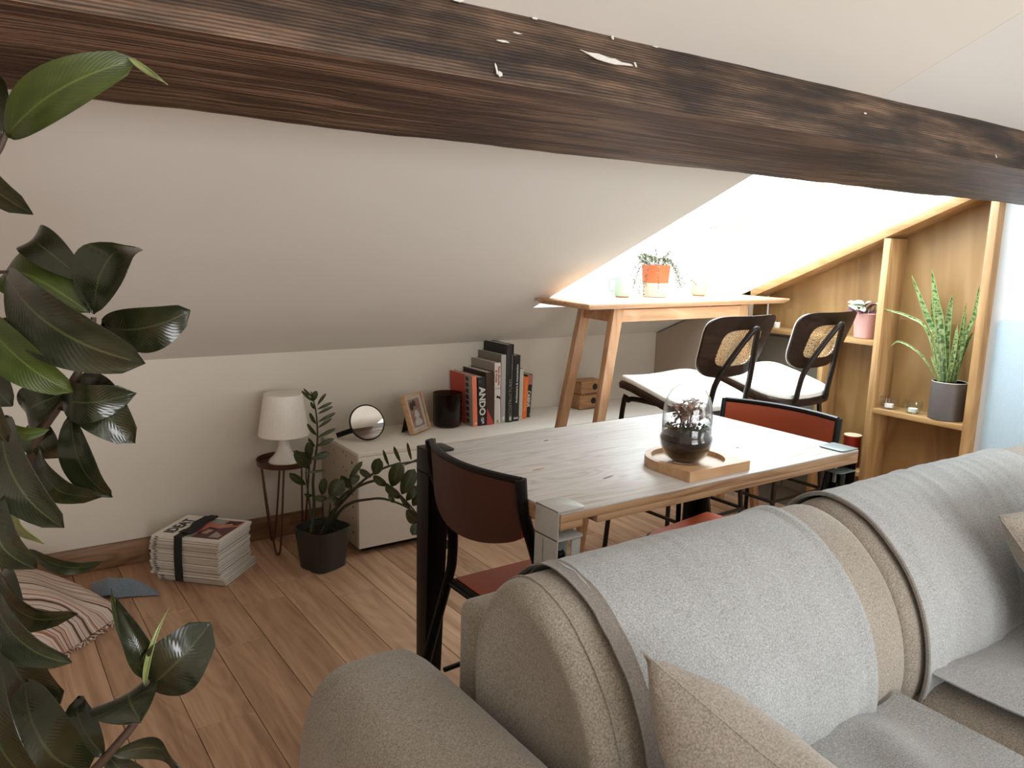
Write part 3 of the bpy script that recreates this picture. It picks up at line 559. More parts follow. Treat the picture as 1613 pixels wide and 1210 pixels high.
# the old beam
P4 = [Vector((0, 1.267, 1.694)), Vector((0, 1.207, 1.558)), Vector((0, 1.395, 1.473)), Vector((0, 1.456, 1.610))]
mid = (P4[0]+P4[2])/2
PB = [P4[0]+NUP*.022, P4[1], P4[2], P4[3]+NUP*.022]
mb = MB(); rings = []
NB = 120
for i in range(NB+1):
    x = XL+(XR-XL)*i/NB; ring = []
    for e in range(4):
        a, b_ = PB[e], PB[(e+1) % 4]
        for j in range(6):
            t = j/6; p = a.lerp(b_, t); d = (p-mid).normalized()
            wob = .006*noise.noise(Vector((x*2.2, e*3+t*2, 1)))+.0025*noise.noise(Vector((x*11, e*3+t*5, 4)))
            if j == 0: wob -= .004+.003*noise.noise(Vector((x*6, e*9, 2)))
            p = p+d*wob; ring.append((x, p.y, p.z))
    rings.append(ring)
mb.loft(rings)
beam = thing('roof_beam', 'old dark rough-sawn wooden beam crossing under the sloped ceiling', 'beam', (0, 1.33, 1.47))
o = mb.build('beam_timber', M['beam'], beam, ang=50)
o.data.materials.append(M['beamface'])
for p in o.data.polygons:
    c = p.center+Vector((0, 1.33, 1.47))
    dF = (Vector((0, c.y, c.z))-P4[0]).cross((P4[1]-P4[0]).normalized()).length
    if dF < .012 and abs(p.normal.x) < .6: p.material_index = 1
fdir = (P4[0]-P4[1]).normalized(); fn = Vector((0, -fdir.z, fdir.y))
if fn.y > 0: fn = -fn
def fleck(x, s, w_, h_, seed):
    rg = random.Random(seed); c = P4[1]+(P4[0]-P4[1])*s+fn*.0045; pts = []
    for i in range(11):
        a = 2*PI*i/11; k = rg.uniform(.55, 1.1); pts.append(Vector((x+w_*math.cos(a)*k, 0, 0))+Vector((0, c.y, c.z))+fdir*(h_*math.sin(a)*k))
    MB().prism(pts, fn*.0012).build('paint_fleck', M['fleck'], beam)
for q in ((.825, .545, .016, .0025, 4), (.795, .14, .003, .014, 3), (.800, .08, .007, .006, 13), (.745, .98, .013, .004, 6), (.91, .97, .010, .003, 7), (1.10, .95, .004, .006, 8), (1.22, .96, .010, .002, 9), (1.95, .57, .008, .0025, 11), (2.62, .18, .004, .006, 14), (.86, .70, .010, .0015, 15)): fleck(*q)
def facept(x, s): c = P4[1]+(P4[0]-P4[1])*s+fn*.0045; return Vector((x, c.y, c.z))
MB().prism([facept(*q) for q in ((1.004, .655), (1.022, .635), (1.05, .648), (1.078, .615), (1.092, .622), (1.108, .588), (1.132, .592), (1.138, .568), (1.112, .552), (1.088, .535), (1.062, .545), (1.042, .560), (1.030, .59))], fn*.0012).build('paint_fleck', M['fleck'], beam)
MB().prism([facept(*q) for q in ((1.142, .63), (1.147, .63), (1.148, .565), (1.144, .560))], fn*.0012).build('paint_fleck', M['fleck'], beam)
# ================================================================== BUILT-IN SHELVING
sh = thing('built_in_shelving', 'honey-coloured plywood shelving with slanted top built under the roof slope', 'shelf', (3.36, 1.95, 0))
XF, XK = 3.29, 3.425
MB().box(XK, XK+.012, 1.49, 2.2, 0, 1.0).build('back_panel', M['ply'], sh)
mb = MB(); mb.prism([(XK, 1.49, 1.0), (XK, 2.70, 1.0), (XK, 2.70, zc(2.70)-.01), (XK, 1.49, zc(1.49)-.01)], (.012, 0, 0)); mb.build('back_panel', M['ply'], sh)
MB().box(XK, XK+.012, 2.2, 2.70, .86, 1.0).build('back_panel', M['ply'], sh)
mb = MB(); a = zc(1.49); mb.prism([(XF, 1.49, zc(1.49)-.004), (XF, 2.72, zc(2.72)-.004), (XF, 2.72, zc(2.72)-.044), (XF, 1.49, zc(1.49)-.044)], (XK-XF, 0, 0)); mb.build('top_board', M['plyh'], sh, bevel=.0015)
MB().box(XF, XK, 1.488, 1.520, 0, zc(1.52)-.045).build('side_post', M['plyedge'], sh, bevel=.0015)
MB().box(XF, XK, 1.908, 1.938, 0, zc(1.938)-.045).build('divider', M['plyedge'], sh, bevel=.0015)
MB().box(XF, XK, 2.175, 2.20, 0, .885).build('divider', M['plyedge'], sh, bevel=.0015)
MB().box(XF, XK, 1.520, 1.908, .588, .61).build('shelf_board', M['plyh'], sh, bevel=.0015)
MB().box(XF, XK, 1.938, 2.66, .884, .906).build('shelf_board', M['plyh'], sh, bevel=.0015)
MB().box(XF, XK, 1.938, 2.175, .284, .306).build('shelf_board', M['plyh'], sh, bevel=.0015)
MB().box(XF, XK, 1.520, 1.908, .10, .122).build('shelf_board', M['plyh'], sh, bevel=.0015)
# ================================================================== LOW CABINET
cb = thing('low_cabinet', 'long low white lacquered cabinet along the knee wall', 'cabinet', (1.262, 2.87, 0))
CZ, CYF, CX = .437, 2.868, 1.262
MB().box(CX, 3.285, CYF-.002, 3.262, CZ-.016, CZ).build('cabinet_top', M['whitelaq'], cb, bevel=.0015)
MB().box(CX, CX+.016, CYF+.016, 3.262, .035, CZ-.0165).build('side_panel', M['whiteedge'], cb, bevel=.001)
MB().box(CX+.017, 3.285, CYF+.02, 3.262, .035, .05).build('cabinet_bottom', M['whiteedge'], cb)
MB().box(CX+.04, 3.26, CYF+.05, 3.24, 0, .0345).build('plinth', M['dark'], cb)
for i in range(3):
    xa = CX+i*.675
    MB().box(xa+.001, xa+.674, CYF-.003, CYF+.0145, .033, CZ-.0175).build('cabinet_door', M['whitelaq'], cb, bevel=.0012)
for (yy, zz, r_) in [(2.93, .385, .006), (2.99, .40, .0035), (3.02, .41, .0035), (2.99, .335, .0035), (3.02, .345, .0035), (2.93, .30, .005), (3.12, .425-.03, .0035), (3.16, .43-.03, .0035), (3.12, .34, .0035),
                     (2.92, .09, .006), (2.985, .10, .0035), (3.02, .105, .0035), (2.92, .20, .005), (2.99, .20, .0035), (3.12, .10, .0035), (3.12, .2, .0035), (2.925, .15, .004), (2.925, .25, .004)]:
    mt = Matrix.Rotation(R(90), 4, 'Y')
    MB().lathe([(r_, -.0006), (r_, .0006)], (CX, yy, zz), 10, mat4=mt).build('peg_hole', M['dark'], cb)
# ================================================================== DINING TABLE
TX0, TX1, TY0, TY1, TZ = .966, 2.015, 1.195, 1.812, .745
tb = thing('dining_table', 'small pale pine plywood dining table with clamp-on steel legs', 'table', (1.5, 1.5, 0))
MB().box(TX0, TX1, TY0, TY1, TZ-.004, TZ).build('tabletop', M['tabletop'], tb, bevel=.0008)
mb = MB()
mb.box(TX0, TX1, TY0, TY1, TZ-.0200, TZ-.0041); mb.box(TX0, TX0+.058, TY0, TY1, TZ-.036, TZ-.0206)
mb.box(TX0+.098, TX1, TY0, TY1, TZ-.036, TZ-.0206); mb.box(TX0+.058, TX0+.098, TY0+.06, TY1, TZ-.036, TZ-.0206)
mb.build('table_core', M['tableedge'], tb, bevel=.0008)
for (xk, yk, rx, ry, rot) in ((1.31, 1.70, .010, .003, 10), (1.46, 1.66, .003, .0012, 0), (1.225, 1.345, .022, .0028, 12), (1.73, 1.38, .006, .003, 0), (1.12, 1.48, .02, .005, 5)):
    P = [(xk+rx*math.cos(2*PI*i/12), yk+ry*math.sin(2*PI*i/12)+math.tan(R(rot))*rx*math.cos(2*PI*i/12), TZ) for i in range(12)]
    MB().prism(P, (0, 0, .0004)).build('wood_knot', M['beam'] if rx != .02 else M['tableedge'], tb)
def clamp_leg(cx, cy, sx, sy, m, w0=.078, w1=.045, mt=None, fl=0):
    # angled sheet-steel leg clamped on a table corner; sx, sy point into the table
    leg = MB()
    x = cx-sx*.004
    # vertical plate facing x, tapering downwards, plus a return flange facing y
    leg.prism([(x, cy+sy*.004, TZ+.004), (x, cy+sy*(.004+w0), TZ+.004), (x, cy+sy*(.004+w0), TZ-.16), (x, cy+sy*(.012+w1), 0), (x, cy+sy*.012, 0)], (sx*.004, 0, 0))
    leg.prism([(x+sx*.042, cy+sy*.008, TZ-.064), (x+sx*.066, cy+sy*.008, TZ-.064), (x+sx*.052, cy+sy*.016, 0), (x+sx*.034, cy+sy*.016, 0)], (0, sy*.004, 0))
    leg.prism([(x, cy+sy*.05, TZ-.066), (x+sx*.066, cy+sy*.05, TZ-.066), (x+sx*.05, cy+sy*.04, 0), (x, cy+sy*.04, 0)], (0, sy*.004, 0))
    if fl: leg.prism([(x, cy+sy*.004, TZ-.038), (x+sx*fl, cy+sy*.004, TZ-.038), (x+sx*fl*.98, cy+sy*.004, TZ-.2), (x+sx*fl*.74, cy+sy*.012, 0), (x, cy+sy*.012, 0)], (0, sy*.004, 0))
    o = leg.build('table_leg', m, tb, bevel=.0012)
    leg_top(cx, cy, sx, sy, mt or m, o)
    return o
def leg_top(cx, cy, sx, sy, m, o):
    x0 = cx-sx*.004; x1 = cx+sx*.070; y0 = cy+sy*.004; y1 = cy+sy*.082
    def rp(z):
        P = [(x0, y0, z), (x0, y1, z)]
        for a in range(0, 91, 30): P.append((x1-sx*.012+sx*.012*math.sin(R(a)), y1-sy*.012+sy*.012*math.cos(R(a)), z))
        for a in range(0, 91, 30): P.append((x1-sx*.012+sx*.012*math.cos(R(a)), y0+sy*.012-sy*.012*math.sin(R(a)), z))
        return P
    MB().prism(rp(TZ+.0006), (0, 0, .0036)).build('top_plate', m, o, bevel=.0008)
    MB().prism(rp(TZ-.062), (0, 0, .004)).build('clamp_plate', m, o, bevel=.0008)
    kx, ky = cx+sx*.034, cy+sy*.044
    MB().lathe([(.0055, -.11), (.0055, -.0365), (.014, -.0364)], (kx, ky, TZ), 14).build('clamp_screw', M['greymetal'], o)
    MB().lathe([(.011, -.125), (.014, -.12), (.014, -.105), (.009, -.098)], (kx, ky, TZ), 14).build('clamp_knob', M['black'], o, bevel=.001)
clamp_leg(TX0, TY0, 1, 1, M['greymetal'])
lg = clamp_leg(TX0, TY1, 1, -1, M['black'], .066, .045, fl=.098)
clamp_leg(TX1, TY0, -1, 1, M['black'], mt=M['tealmetal'])
clamp_leg(TX1, TY1, -1, -1, M['black'], .10, .06)
# white print and light slots on the black leg
mb = MB(); yy = TY1-.0085
for (x0, x1, z0, z1) in ((1.020, 1.023, .603, .632), (1.010, 1.020, .600, .604), (.993, 1.002, .604, .608)): mb.box(x0, x1, yy-.0008, yy, z0, z1)
mb.prism([(.996, yy, .556), (1.016, yy, .546), (1.016, yy, .543), (.996, yy, .553)], (0, -.0008, 0))
for k in range(6): mb.box(1.003, 1.006, yy-.0010, yy, .530-k*.010, .5335-k*.010)
mb.build('leg_marking', M['paper'], lg)
# ================================================================== DINING CHAIRS (origin: floor, between the back uprights; faces +x)
def make_chair(label, loc, rz):
    t = thing('dining_chair', label, 'chair', loc, rz, 'red and black dining chairs')
    S = .197
    for s in (-1, 1):
        up_ = [(0, s*S, .79), (.010, s*S, .715), (.040, s*S, .63), (.068, s*S, .54), (.069, s*S, .46), (.060, s*S, .41), (.012, s*S, .25), (-.060, s*S, 0)]
        mb = MB(); pts = spline(up_, 5); rings = []
        for i, p in enumerate(pts):
            d = (pts[min(i+1, len(pts)-1)]-pts[max(i-1, 0)]).normalized(); q = Vector((0, 1, 0)); u = d.cross(q).normalized(); ring = []
            for k in range(10):
                a = 2*PI*k/10; ring.append(p+q*math.cos(a)*.0095+u*math.sin(a)*.0145)
            rings.append(ring)
        mb.loft(rings); mb.build('leg', M['black'], t, world=False)
        mb = MB(); mb.tube([(.43, s*.17, .385), (.455, s*.185, .33), (.50, s*.195, 0)], .0115, 10); mb.build('leg', M['black'], t, world=False)
    # curved back panel with dark rim
    def bow(u): return -.046*(1-u*u)
    g = []; NU = 22
    for i in range(9):
        row = []
        for j in range(NU+1):
            u = -1+2*j/NU; zt = .780; zb = .655-.045*(1-u*u)**.8
            z = zb+(zt-zb)*i/8; xo = .10*(.79-z)+.002
            row.append((bow(u)+xo, u*(S-.006), z))
        g.append(row)
    bo = MB().sheet(g, .007).build('backrest', M['leatherette'], t, world=False)
    MB().sheet([[(p[0]-.0052, p[1], p[2]) for p in r_] for r_ in g], .0025).build('back_shade_skin', M['maroon'], bo, world=False)  # outer face darkened in colour to stand in for its shade
    mb = MB(); mb.tube([(bow(u)+.003, u*(S-.002), .786) for u in [-1+2*j/14 for j in range(15)]], .0088, 8, 2); mb.build('back_rim', M['black'], t, world=False)
    # seat
    def seat_outline(inset):
        x0, x1 = .066+inset, .455-inset; y = .197-inset; r = .085-inset*.4; P = [(x0, -y), (x1-r, -y)]
        for k in range(1, 8): a = R(-90+90*k/7); P.append((x1-r+r*math.cos(a), -y+r+r*math.sin(a)))
        for k in range(0, 8): a = R(90*k/7); P.append((x1-r+r*math.cos(a), y-r+r*math.sin(a)))
        P.append((x0, y)); return P
    MB().prism([(p[0], p[1], .385) for p in seat_outline(0)], (0, 0, .018)).build('seat_frame', M['black'], t, bevel=.003, world=False)
    MB().prism([(p[0], p[1], .4035) for p in seat_outline(.009)], (0, 0, .004)).build('seat', M['leatherette'], t, bevel=.0015, world=False)
    for s in (-1, 1): MB().tube([(.045, s*.19, .15), (.48, s*.19, .17)], .007, 8, 1).build('stretcher', M['black'], t, world=False)
    MB().tube([(.061, -.198, .394), (.061, .198, .394)], .009, 8, 1).build('rear_rail', M['black'], t, world=False)
    return t
cA = make_chair('red and black metal chair at the near left end of the dining table', (.946, 1.508, 0), 0)
cB = dup(cA, (2.125, 1.545, 0), R(188), 'red and black metal chair at the far table end, in front of the bar stools')
# ================================================================== HIGH DESK
dk = thing('high_desk', 'tall light wooden bar desk standing under the roof window', 'desk', (2.62, 2.52, 0))
DZ, DX0, DX1, DY0, DY1 = 1.062, 1.975, 3.262, 2.325, 2.680
top = [(DX0, DY0, DZ), (DX1, DY0+.04, DZ), (DX1, DY1, DZ), (DX0+.01, DY1-.004, DZ)]
b = [(DX0+.015, DY0+.012, DZ-.022), (DX1-.028, DY0+.05, DZ-.022), (DX1-.028, DY1-.01, DZ-.022), (DX0+.025, DY1-.01, DZ-.022)]
m_ = [(p[0], p[1], DZ-.008) for p in top]
mb = MB(); mb.loft([b, m_, top]); mb.build('desktop', M['desk'], dk, bevel=.0015)
for (x0, y0, x1, y1) in ((2.155, 2.365, 1.975, 2.335), (2.19, 2.60, 2.005, 2.64), (2.935, 2.385, 3.115, 2.345), (3.02, 2.60, 3.19, 2.63)):
    MB().bar((x0, y0, DZ-.023), (x1, y1, 0), .052, .03, (0, 1, 0), .036, .026).build('desk_leg', M['deskleg'], dk, bevel=.002)
MB().bar((2.17, 2.362, DZ-.052), (2.93, 2.38, DZ-.052), .05, .018, (0, 1, 0)).build('apron', M['desk'], dk, bevel=.0015)
MB().bar((2.20, 2.615, DZ-.052), (2.97, 2.615, DZ-.052), .05, .018, (0, 1, 0)).build('apron', M['desk'], dk, bevel=.0015)
MB().bar((2.165, 2.385, DZ-.055), (2.185, 2.60, DZ-.055), .018, .05, (0, 0, 1)).build('apron', M['desk'], dk, bevel=.0015)
MB().bar((2.93, 2.40, DZ-.055), (2.99, 2.60, DZ-.055), .018, .05, (0, 0, 1)).build('apron', M['desk'], dk, bevel=.0015)
# ================================================================== BAR STOOLS (origin: floor under seat centre; faces +y)
def superell(w_, h_, n, N=40):
    P = []
    for i in range(N):
        a = 2*PI*i/N; c, s = math.cos(a), math.sin(a)
        P.append((w_*abs(c)**(2/n)*(1 if c >= 0 else -1), h_*abs(s)**(2/n)*(1 if s >= 0 else -1)))
    return P
def make_stool(label, loc, rz):
    t = thing('bar_stool', label, 'stool', loc, rz, 'cane-backed bar stools')
    # backrest in its own frame: u across, v up; tilted back, bowed round the sitter
    def bk(u, v, off=0):
        # centre at z=.925 ; v in [-.125,.125]
        y = -.262-.36*v+.9*(u*u)*.95+off; z = .925+v*.94+.05*u*u*10*.25
        return (u, y, z)
    N = 48; outer = superell(.193, .128, 4.0, N); inner = superell(.116, .076, 4.2, N)
    inner = [(p[0], p[1]-.004) for p in inner]
    outer = [(p[0]*(1+.10*p[1]/.128), p[1]+(.012*(abs(p[0])/.19)**3 if p[1] > 0 else 0)) for p in outer]
    def ringed(a, b_, o1, o2, name, m, parent, bev=0):
        mb = MB(); K = 5; rings = []
        for k in range(K+1):
            f = k/K; rings.append([bk(*[(a[i][q]*(1-f)+b_[i][q]*f) for q in (0, 1)], o1) for i in range(N)])
        for k in range(K+1):
            f = 1-k/K; rings.append([bk(*[(a[i][q]*(1-f)+b_[i][q]*f) for q in (0, 1)], o2) for i in range(N)])
        rings.append(rings[0]); mb.loft(rings, caps=False); return mb.build(name, m, parent, world=False, ang=50)
    br = ringed(outer, inner, 0, .009, 'backrest', M['walnut'], t)
    ringed([(p[0]*.985, p[1]*.985) for p in outer], [(p[0]*1.04, p[1]*1.04) for p in inner], .0095, .017, 'back_padding', M['cushwhite'], br)
    mb = MB()
    def strand(p, q, wd, off):
        nn = 7; va = []; d = Vector((q[0]-p[0], q[1]-p[1])); L = d.length
        if L < .004: return
        d.normalize(); pr = Vector((-d.y, d.x))*wd/2
        for i in range(nn):
            f = i/(nn-1); u = p[0]+(q[0]-p[0])*f; v = p[1]+(q[1]-p[1])*f
            for s in (-1, 1):
                for o_ in (off-.0005, off+.0005): va.append(bk(u+pr.x*s, v+pr.y*s, o_))
        fs = []
        for i in range(nn-1):
            a = i*4; fs += [(a, a+4, a+6, a+2), (a+1, a+3, a+7, a+5), (a, a+1, a+5, a+4), (a+2, a+6, a+7, a+3)]
        mb.add(va, fs)
    W_, H_ = .118, .078
    def clip(c, nx, ny):  # chord of the superellipse along line through offset c with normal (nx,ny)
        dx, dy = -ny, nx; ins = []
        for i in range(-60, 61):
            s_ = i/60*.16; x = c*nx+dx*s_; y = c*ny+dy*s_
            if abs(x/W_)**4.2+abs(y/H_)**4.2 < 1: ins.append((x, y-.004))
        return (ins[0], ins[-1]) if len(ins) > 1 else None
    st = .0128
    for k in range(-13, 14):
        for dlt in (-.0014, .0014):
            for nx, ny, off in ((1, 0, .0045), (0, 1, .0055)):
                c = clip(k*st+dlt, nx, ny)
                if c: strand(*c, .0015, off)
        for nx, ny, off in ((.7071, .7071, .005), (.7071, -.7071, .006)):
            c = clip(k*st+st/2, nx, ny)
            if c: strand(*c, .0016, off)
    mb.build('cane_panel', M['cane'], br, world=False)
    # narrow bent tube loop behind the backrest, running down under the seat
    mb = MB(); mb.tube([(-.11, -.02, .662), (-.11, -.17, .655), (-.107, -.210, .67), (-.105, -.220, .72), (-.098, -.238, .80), (-.052, -.282, .915), (-.016, -.315, .988), (0, -.320, 1.0),
                        (.016, -.315, .988), (.052, -.282, .915), (.098, -.238, .80), (.105, -.220, .72), (.107, -.210, .67), (.11, -.17, .655), (.11, -.02, .662)], .0112, 10, 5)
    mb.build('back_tube', M['brownblack'], t, world=False)
    # seat shell and cushion : S-curve front to back
    def sz(v): return .706+.026*v+.012*math.sin((v+.1)*PI*.8)
    def seat(u, v, o_):
        x = .215*u; y = .005+.215*v; r = 1
        z = sz(v)+.016*u*u+o_
        if v > .55: z -= .010*((v-.55)/.45)**2
        return (x, y, z)
    def disc(sc, z0, z1, crown, name, m, par):
        mb = MB(); N_ = 40; o_ = superell(sc, sc, 4.2, N_); rings = []
        for f in (.02, .35, .65, .88, 1): rings.append([seat(p[0]*f, p[1]*f, z0) for p in o_])
        rings.append([seat(p[0]*1.01, p[1]*1.01, z0*.35+z1*.65) for p in o_])
        for f in (.985, .92, .78, .55, .3, .02): rings.append([seat(p[0]*f, p[1]*f, z1+crown*(1-f)) for p in o_])
        mb.loft(rings); return mb.build(name, m, par, world=False, ang=60)
    s_ = disc(1.0, -.030, 0.0, 0, 'seat_shell', M['walnut'], t)
    disc(.965, .001, .024, .012, 'seat_cushion', M['cushwhite'], t)
    for sx in (-1, 1):
        mb = MB(); mb.tube([(sx*.12, -.15, .665), (sx*.13, .12, .668), (sx*.15, .165, .66), (sx*.16, .185, .62), (sx*.195, .215, 0)], .0105, 10, 5); mb.build('leg', M['brownblack'], t, world=False)
        mb = MB(); mb.tube([(sx*.10, .03, .655), (sx*.12, -.13, .655), (sx*.14, -.165, .63), (sx*.19, -.205, 0)], .0105, 10, 5); mb.build('leg', M['brownblack'], t, world=False)
    mb = MB(); z = .24; mb.tube([(-.183, .20, z), (.183, .20, z), (.183, -.195, z), (-.183, -.195, z)], .008, 8, 1, closed=True); mb.build('foot_rail', M['brownblack'], t, world=False)
    return t
s1 = make_stool('left dark walnut bar stool with cane back and white seat at the high desk', (2.385, 2.19, 0), R(2))
s2 = dup(s1, (2.925, 2.19, 0), R(1), 'right dark walnut bar stool with cane back, nearer the plywood shelving')
# ================================================================== SOFA
sf = thing('sofa', 'large beige fabric sofa with rolled back cushions and thick arms', 'sofa', (1.4, .6, 0))
PROF = [(.700, .40), (.668, .47), (.658, .54), (.670, .62), (.702, .695), (.748, .752), (.805, .793), (.880, .810), (.938, .785), (.980, .730), (.998, .66), (.995, .56), (.985, .46), (.97, .40)]
PS = spline([(0, y, z-.014*min(1, (z-.4)/.35)) for y, z in PROF], 5)
def cushion_rings(x0, x1, r, grow=0, n=26, seed=0, drop=0):
    c = Vector((0, .83, .60)); rings = []
    xs = []
    for i in range(8): a = i/7*PI/2; xs.append((x0+r*(1-math.sin(a)), math.cos(a)))
    xs = [(x0+r*(1-math.cos(a_)), 1-(1-math.sin(a_))*.16) for a_ in [i/8*PI/2 for i in range(9)]]
    mid_ = [(x0+r+(x1-x0-2*r)*i/n, 1+.006*math.sin(PI*i/n)) for i in range(1, n)]
    xe = [(x1-r*(1-math.cos(a_)), 1-(1-math.sin(a_))*.16) for a_ in [i/8*PI/2 for i in range(8, -1, -1)]]
    for x, k in [(x0+.012, .5), (x0+.004, .72)]+xs+mid_+xe+[(x1-.004, .72), (x1-.012, .5)]:
        ring = []
        for p in PS:
            q = c+(p-c)*k; q.z -= drop*max(0, 1-abs(x-x0)/.22)**1.5*(1 if q.z > .6 else 0); nz = noise.noise(Vector((x*5, q.y*5+seed, q.z*5)))*.004
            d = (q-c).normalized(); ring.append((x, q.y+d.y*(nz+grow), q.z+d.z*(nz+grow)))
        rings.append(ring)
    return rings
MB().loft(cushion_rings(.628, 1.356, .035)).build('back_cushion', M['sofa'], sf, ang=80)
MB().loft(cushion_rings(1.358, 2.33, .042, seed=5)).build('back_cushion', M['sofa'], sf, ang=80)
def seam(x, k=1.001, r=.0028, a=0, b_=None):
    c = Vector((0, .83, .60)); pts = [c+(p-c)*k+Vector((x, 0, 0)) for p in PS[a:b_]]
    return MB().tube(pts, r, 6, 1).build('cushion_seam', M['sofa'], sf)
seam(.660, 1.001, .0016)
def rbox(name, x0, x1, y0, y1, z0, z1, bev, m=None, parent=None, seg=5):
    return MB().box(x0, x1, y0, y1, z0, z1).build(name, m or M['sofa'], parent or sf, bevel=bev, seg=seg, ang=80)
rbox('back_frame', .640, 2.62, .985, 1.06, .06, .700, .022)
rbox('sofa_base', .60, 2.62, -.02, .984, .05, .30, .03)
def seat_cushion(x0, x1, zt):
    g = []; nx, ny = 24, 24
    mb = MB(); rings = []
    for i in range(nx+1):
        x = x0+(x1-x0)*i/nx; e = min(1, min(i, nx-i)/3.0); ring = []
        ys = [(-.03+.74*j/ny) for j in range(ny+1)]
        for y in ys:
            ey = min(1, (y+.03)/.09); z = zt-.045*(1-e)**2-.05*(1-ey)**2+.012*math.sin(PI*i/nx)+.004*noise.noise(Vector((x*6, y*6, 3)))
            ring.append((x, y, z))
        ring += [(x, .71, .29), (x, -.03, .29)]
        rings.append(ring)
    mb.loft(rings); return mb.build('seat_cushion', M['sofa'], sf, ang=70)
seat_cushion(.66, 1.352, .498); seat_cushion(1.362, 2.30, .498)
# arms : rolled-over loaves running front to back
def arm(x0, x1):
    mb = MB(); rings = []; N = 44
    for y, k, kz in [(-.06, .6, .9), (-.05, .82, .95), (-.02, .95, .99), (.03, 1, 1), (.2, 1, 1), (.4, 1.0, 1), (.6, 1, 1), (.8, 1, 1), (.95, 1, 1), (1.05, 1, .998), (1.10, .99, .99), (1.135, .96, .97), (1.150, .88, .92), (1.154, .6, .75)]:
        ring = []; cx = (x0+x1)/2; hw = (x1-x0)/2*k
        for i in range(N):
            a = 2*PI*i/N; c, s = math.cos(a), math.sin(a); n_ = 4.0 if s > 0 else 6
            px = hw*abs(c)**(2/n_)*(1 if c >= 0 else -1); pz = abs(s)**(2/n_)*(1 if s >= 0 else -1)
            z = .34+(.262*pz*kz if pz > 0 else .28*pz)
            if pz > 0: px *= 1-.10*pz**2
            ring.append((cx+px, y, z+.003*noise.noise(Vector((px*9, y*7, z*7)))))
        rings.append(ring)
    mb.loft(rings); return mb.build('armrest', M['sofa'], sf, ang=80)
arm(.385, .652); arm(2.42, 2.68)
for x, y in ((.45, .05), (.45, 1.0), (2.6, .05), (2.6, 1.0)): MB().lathe([(.02, 0), (.025, .07)], (x, y, 0), 14).build('sofa_foot', M['black'], sf)
# throws
cC = Vector((0, .83, .60))
def throw(name, label, x0, x1, off, wr, seed, a=6, b_=None, ragged=0, skew=0.0, m='throw', hem=None):
    rows = PS[a:b_ or len(PS)-4]; g = []; nx = 70
    for i, p in enumerate(rows):
        row = []
        for j in range(nx+1):
            f = j/nx; s = i/(len(rows)-1)
            xa = x0+skew*(1-s)*(1 if f < .5 else 0); x = xa+(x1-xa)*f
            if ragged and j == 0: x += ragged*noise.noise(Vector((i*1.7, seed, 0)))
            d = (p-cC).normalized()
            h = off+wr(f, s)
            row.append((x, p.y+d.y*h, p.z+d.z*h))
        g.append(row)
    o = MB().sheet(g, .003).build(name, M[m], None, ang=80); tag(o, label, 'throw', 'grey throws laid over the sofa'); return o
def wr1(f, s):
    k = .0018*(1+math.sin(f*46+s*6))*(.4+.6*noise.noise(Vector((f*4, s*3, 2)))) + .0025*noise.noise(Vector((f*10, s*5, 1)))
    return abs(k)+.0015+(.004 if f > .97 else 0)
def wr2(f, s):
    c_ = math.exp(-((f-.42-.25*(1-s)*.6)/.26)**2)
    k = .0062*max(0, math.sin((f*1.0+(1-s)*.30)*78+7*noise.noise(Vector((f*3.5, s*3, 7)))))**2.0*c_*(.35+1.3*abs(noise.noise(Vector((f*9, s*6, 3)))))*(.3+.7*min(1, (1-s)*1.6))
    k += .004*max(0, math.sin(f*95))*(1 if f < .12 else 0)*(1 if s < .35 else .2)
    return abs(k)+.002+.003*abs(noise.noise(Vector((f*7, s*4, 9))))
th1 = throw('throw_blanket', 'grey jersey throw draped over the left back cushion of the sofa', .715, 1.225, .0065, wr1, 1, a=8, ragged=.006)
g = []
for p in PS[8:len(PS)-4]:
    d = (p-cC).normalized(); row = []
    for j in range(7): row.append((.694+.030*j/6+.003*noise.noise(Vector((p.y*40, j, 5)))*(j in (0, 6)), p.y+d.y*(.0105+.0012*(j in (0, 6))), p.z+d.z*(.0105+.0012*(j in (0, 6)))))
    g.append(row)
tb_ = MB().sheet(g, .002).build('turned_hem', M['throw2'], th1, ang=80)
tb_['label'] = 'darker frayed turned-over edge'
th2 = throw('throw_blanket', 'creased grey jersey throw draped over the right back cushion of the sofa', 1.388, 2.125, .0075, wr2, 2, a=5)
e = [p+(p-cC).normalized()*.012+Vector((1.389, 0, 0)) for p in PS[5:len(PS)-4]]
o = MB().tube(e, .0045, 6, 1).build('hem', M['throw2'], th2)
def seat_throw(name, label, poly, seed, lift):
    # poly : four corners (x,y) near-left, near-right, far-right, far-left
    g = []; n = 46; P = [Vector((*p, 0)) for p in poly]
    for i in range(n+1):
        row = []
        for j in range(n+1):
            u, v = j/n, i/n; p = (P[0]*(1-u)+P[1]*u)*(1-v)+(P[3]*(1-u)+P[2]*u)*v
            z = .498+.012+lift+.003
            w1 = .5+.5*math.sin((u*1.2+v*.5)*16+3*noise.noise(Vector((u*2.5, v*2.5, seed))))
            z += .013*w1**2.2*(.35+.65*v)+.006*abs(noise.noise(Vector((u*5, v*5, seed+3))))
            row.append((p.x, p.y, z))
        g.append(row)
    o = MB().sheet(g, .003).build(name, M['throw'], None, ang=80); return tag(o, label, 'throw', 'grey throws laid over the sofa')
seat_throw('throw_blanket', 'rumpled grey throw lying on the left seat cushion', [(.67, .0), (1.29, .0), (1.30, .652), (.70, .652)], 1, .002)
seat_throw('throw_blanket', 'grey throw with wavy edge lying on the right seat cushion', [(1.47, .0), (2.24, .0), (2.28, .655), (1.40, .655)], 8, .006)
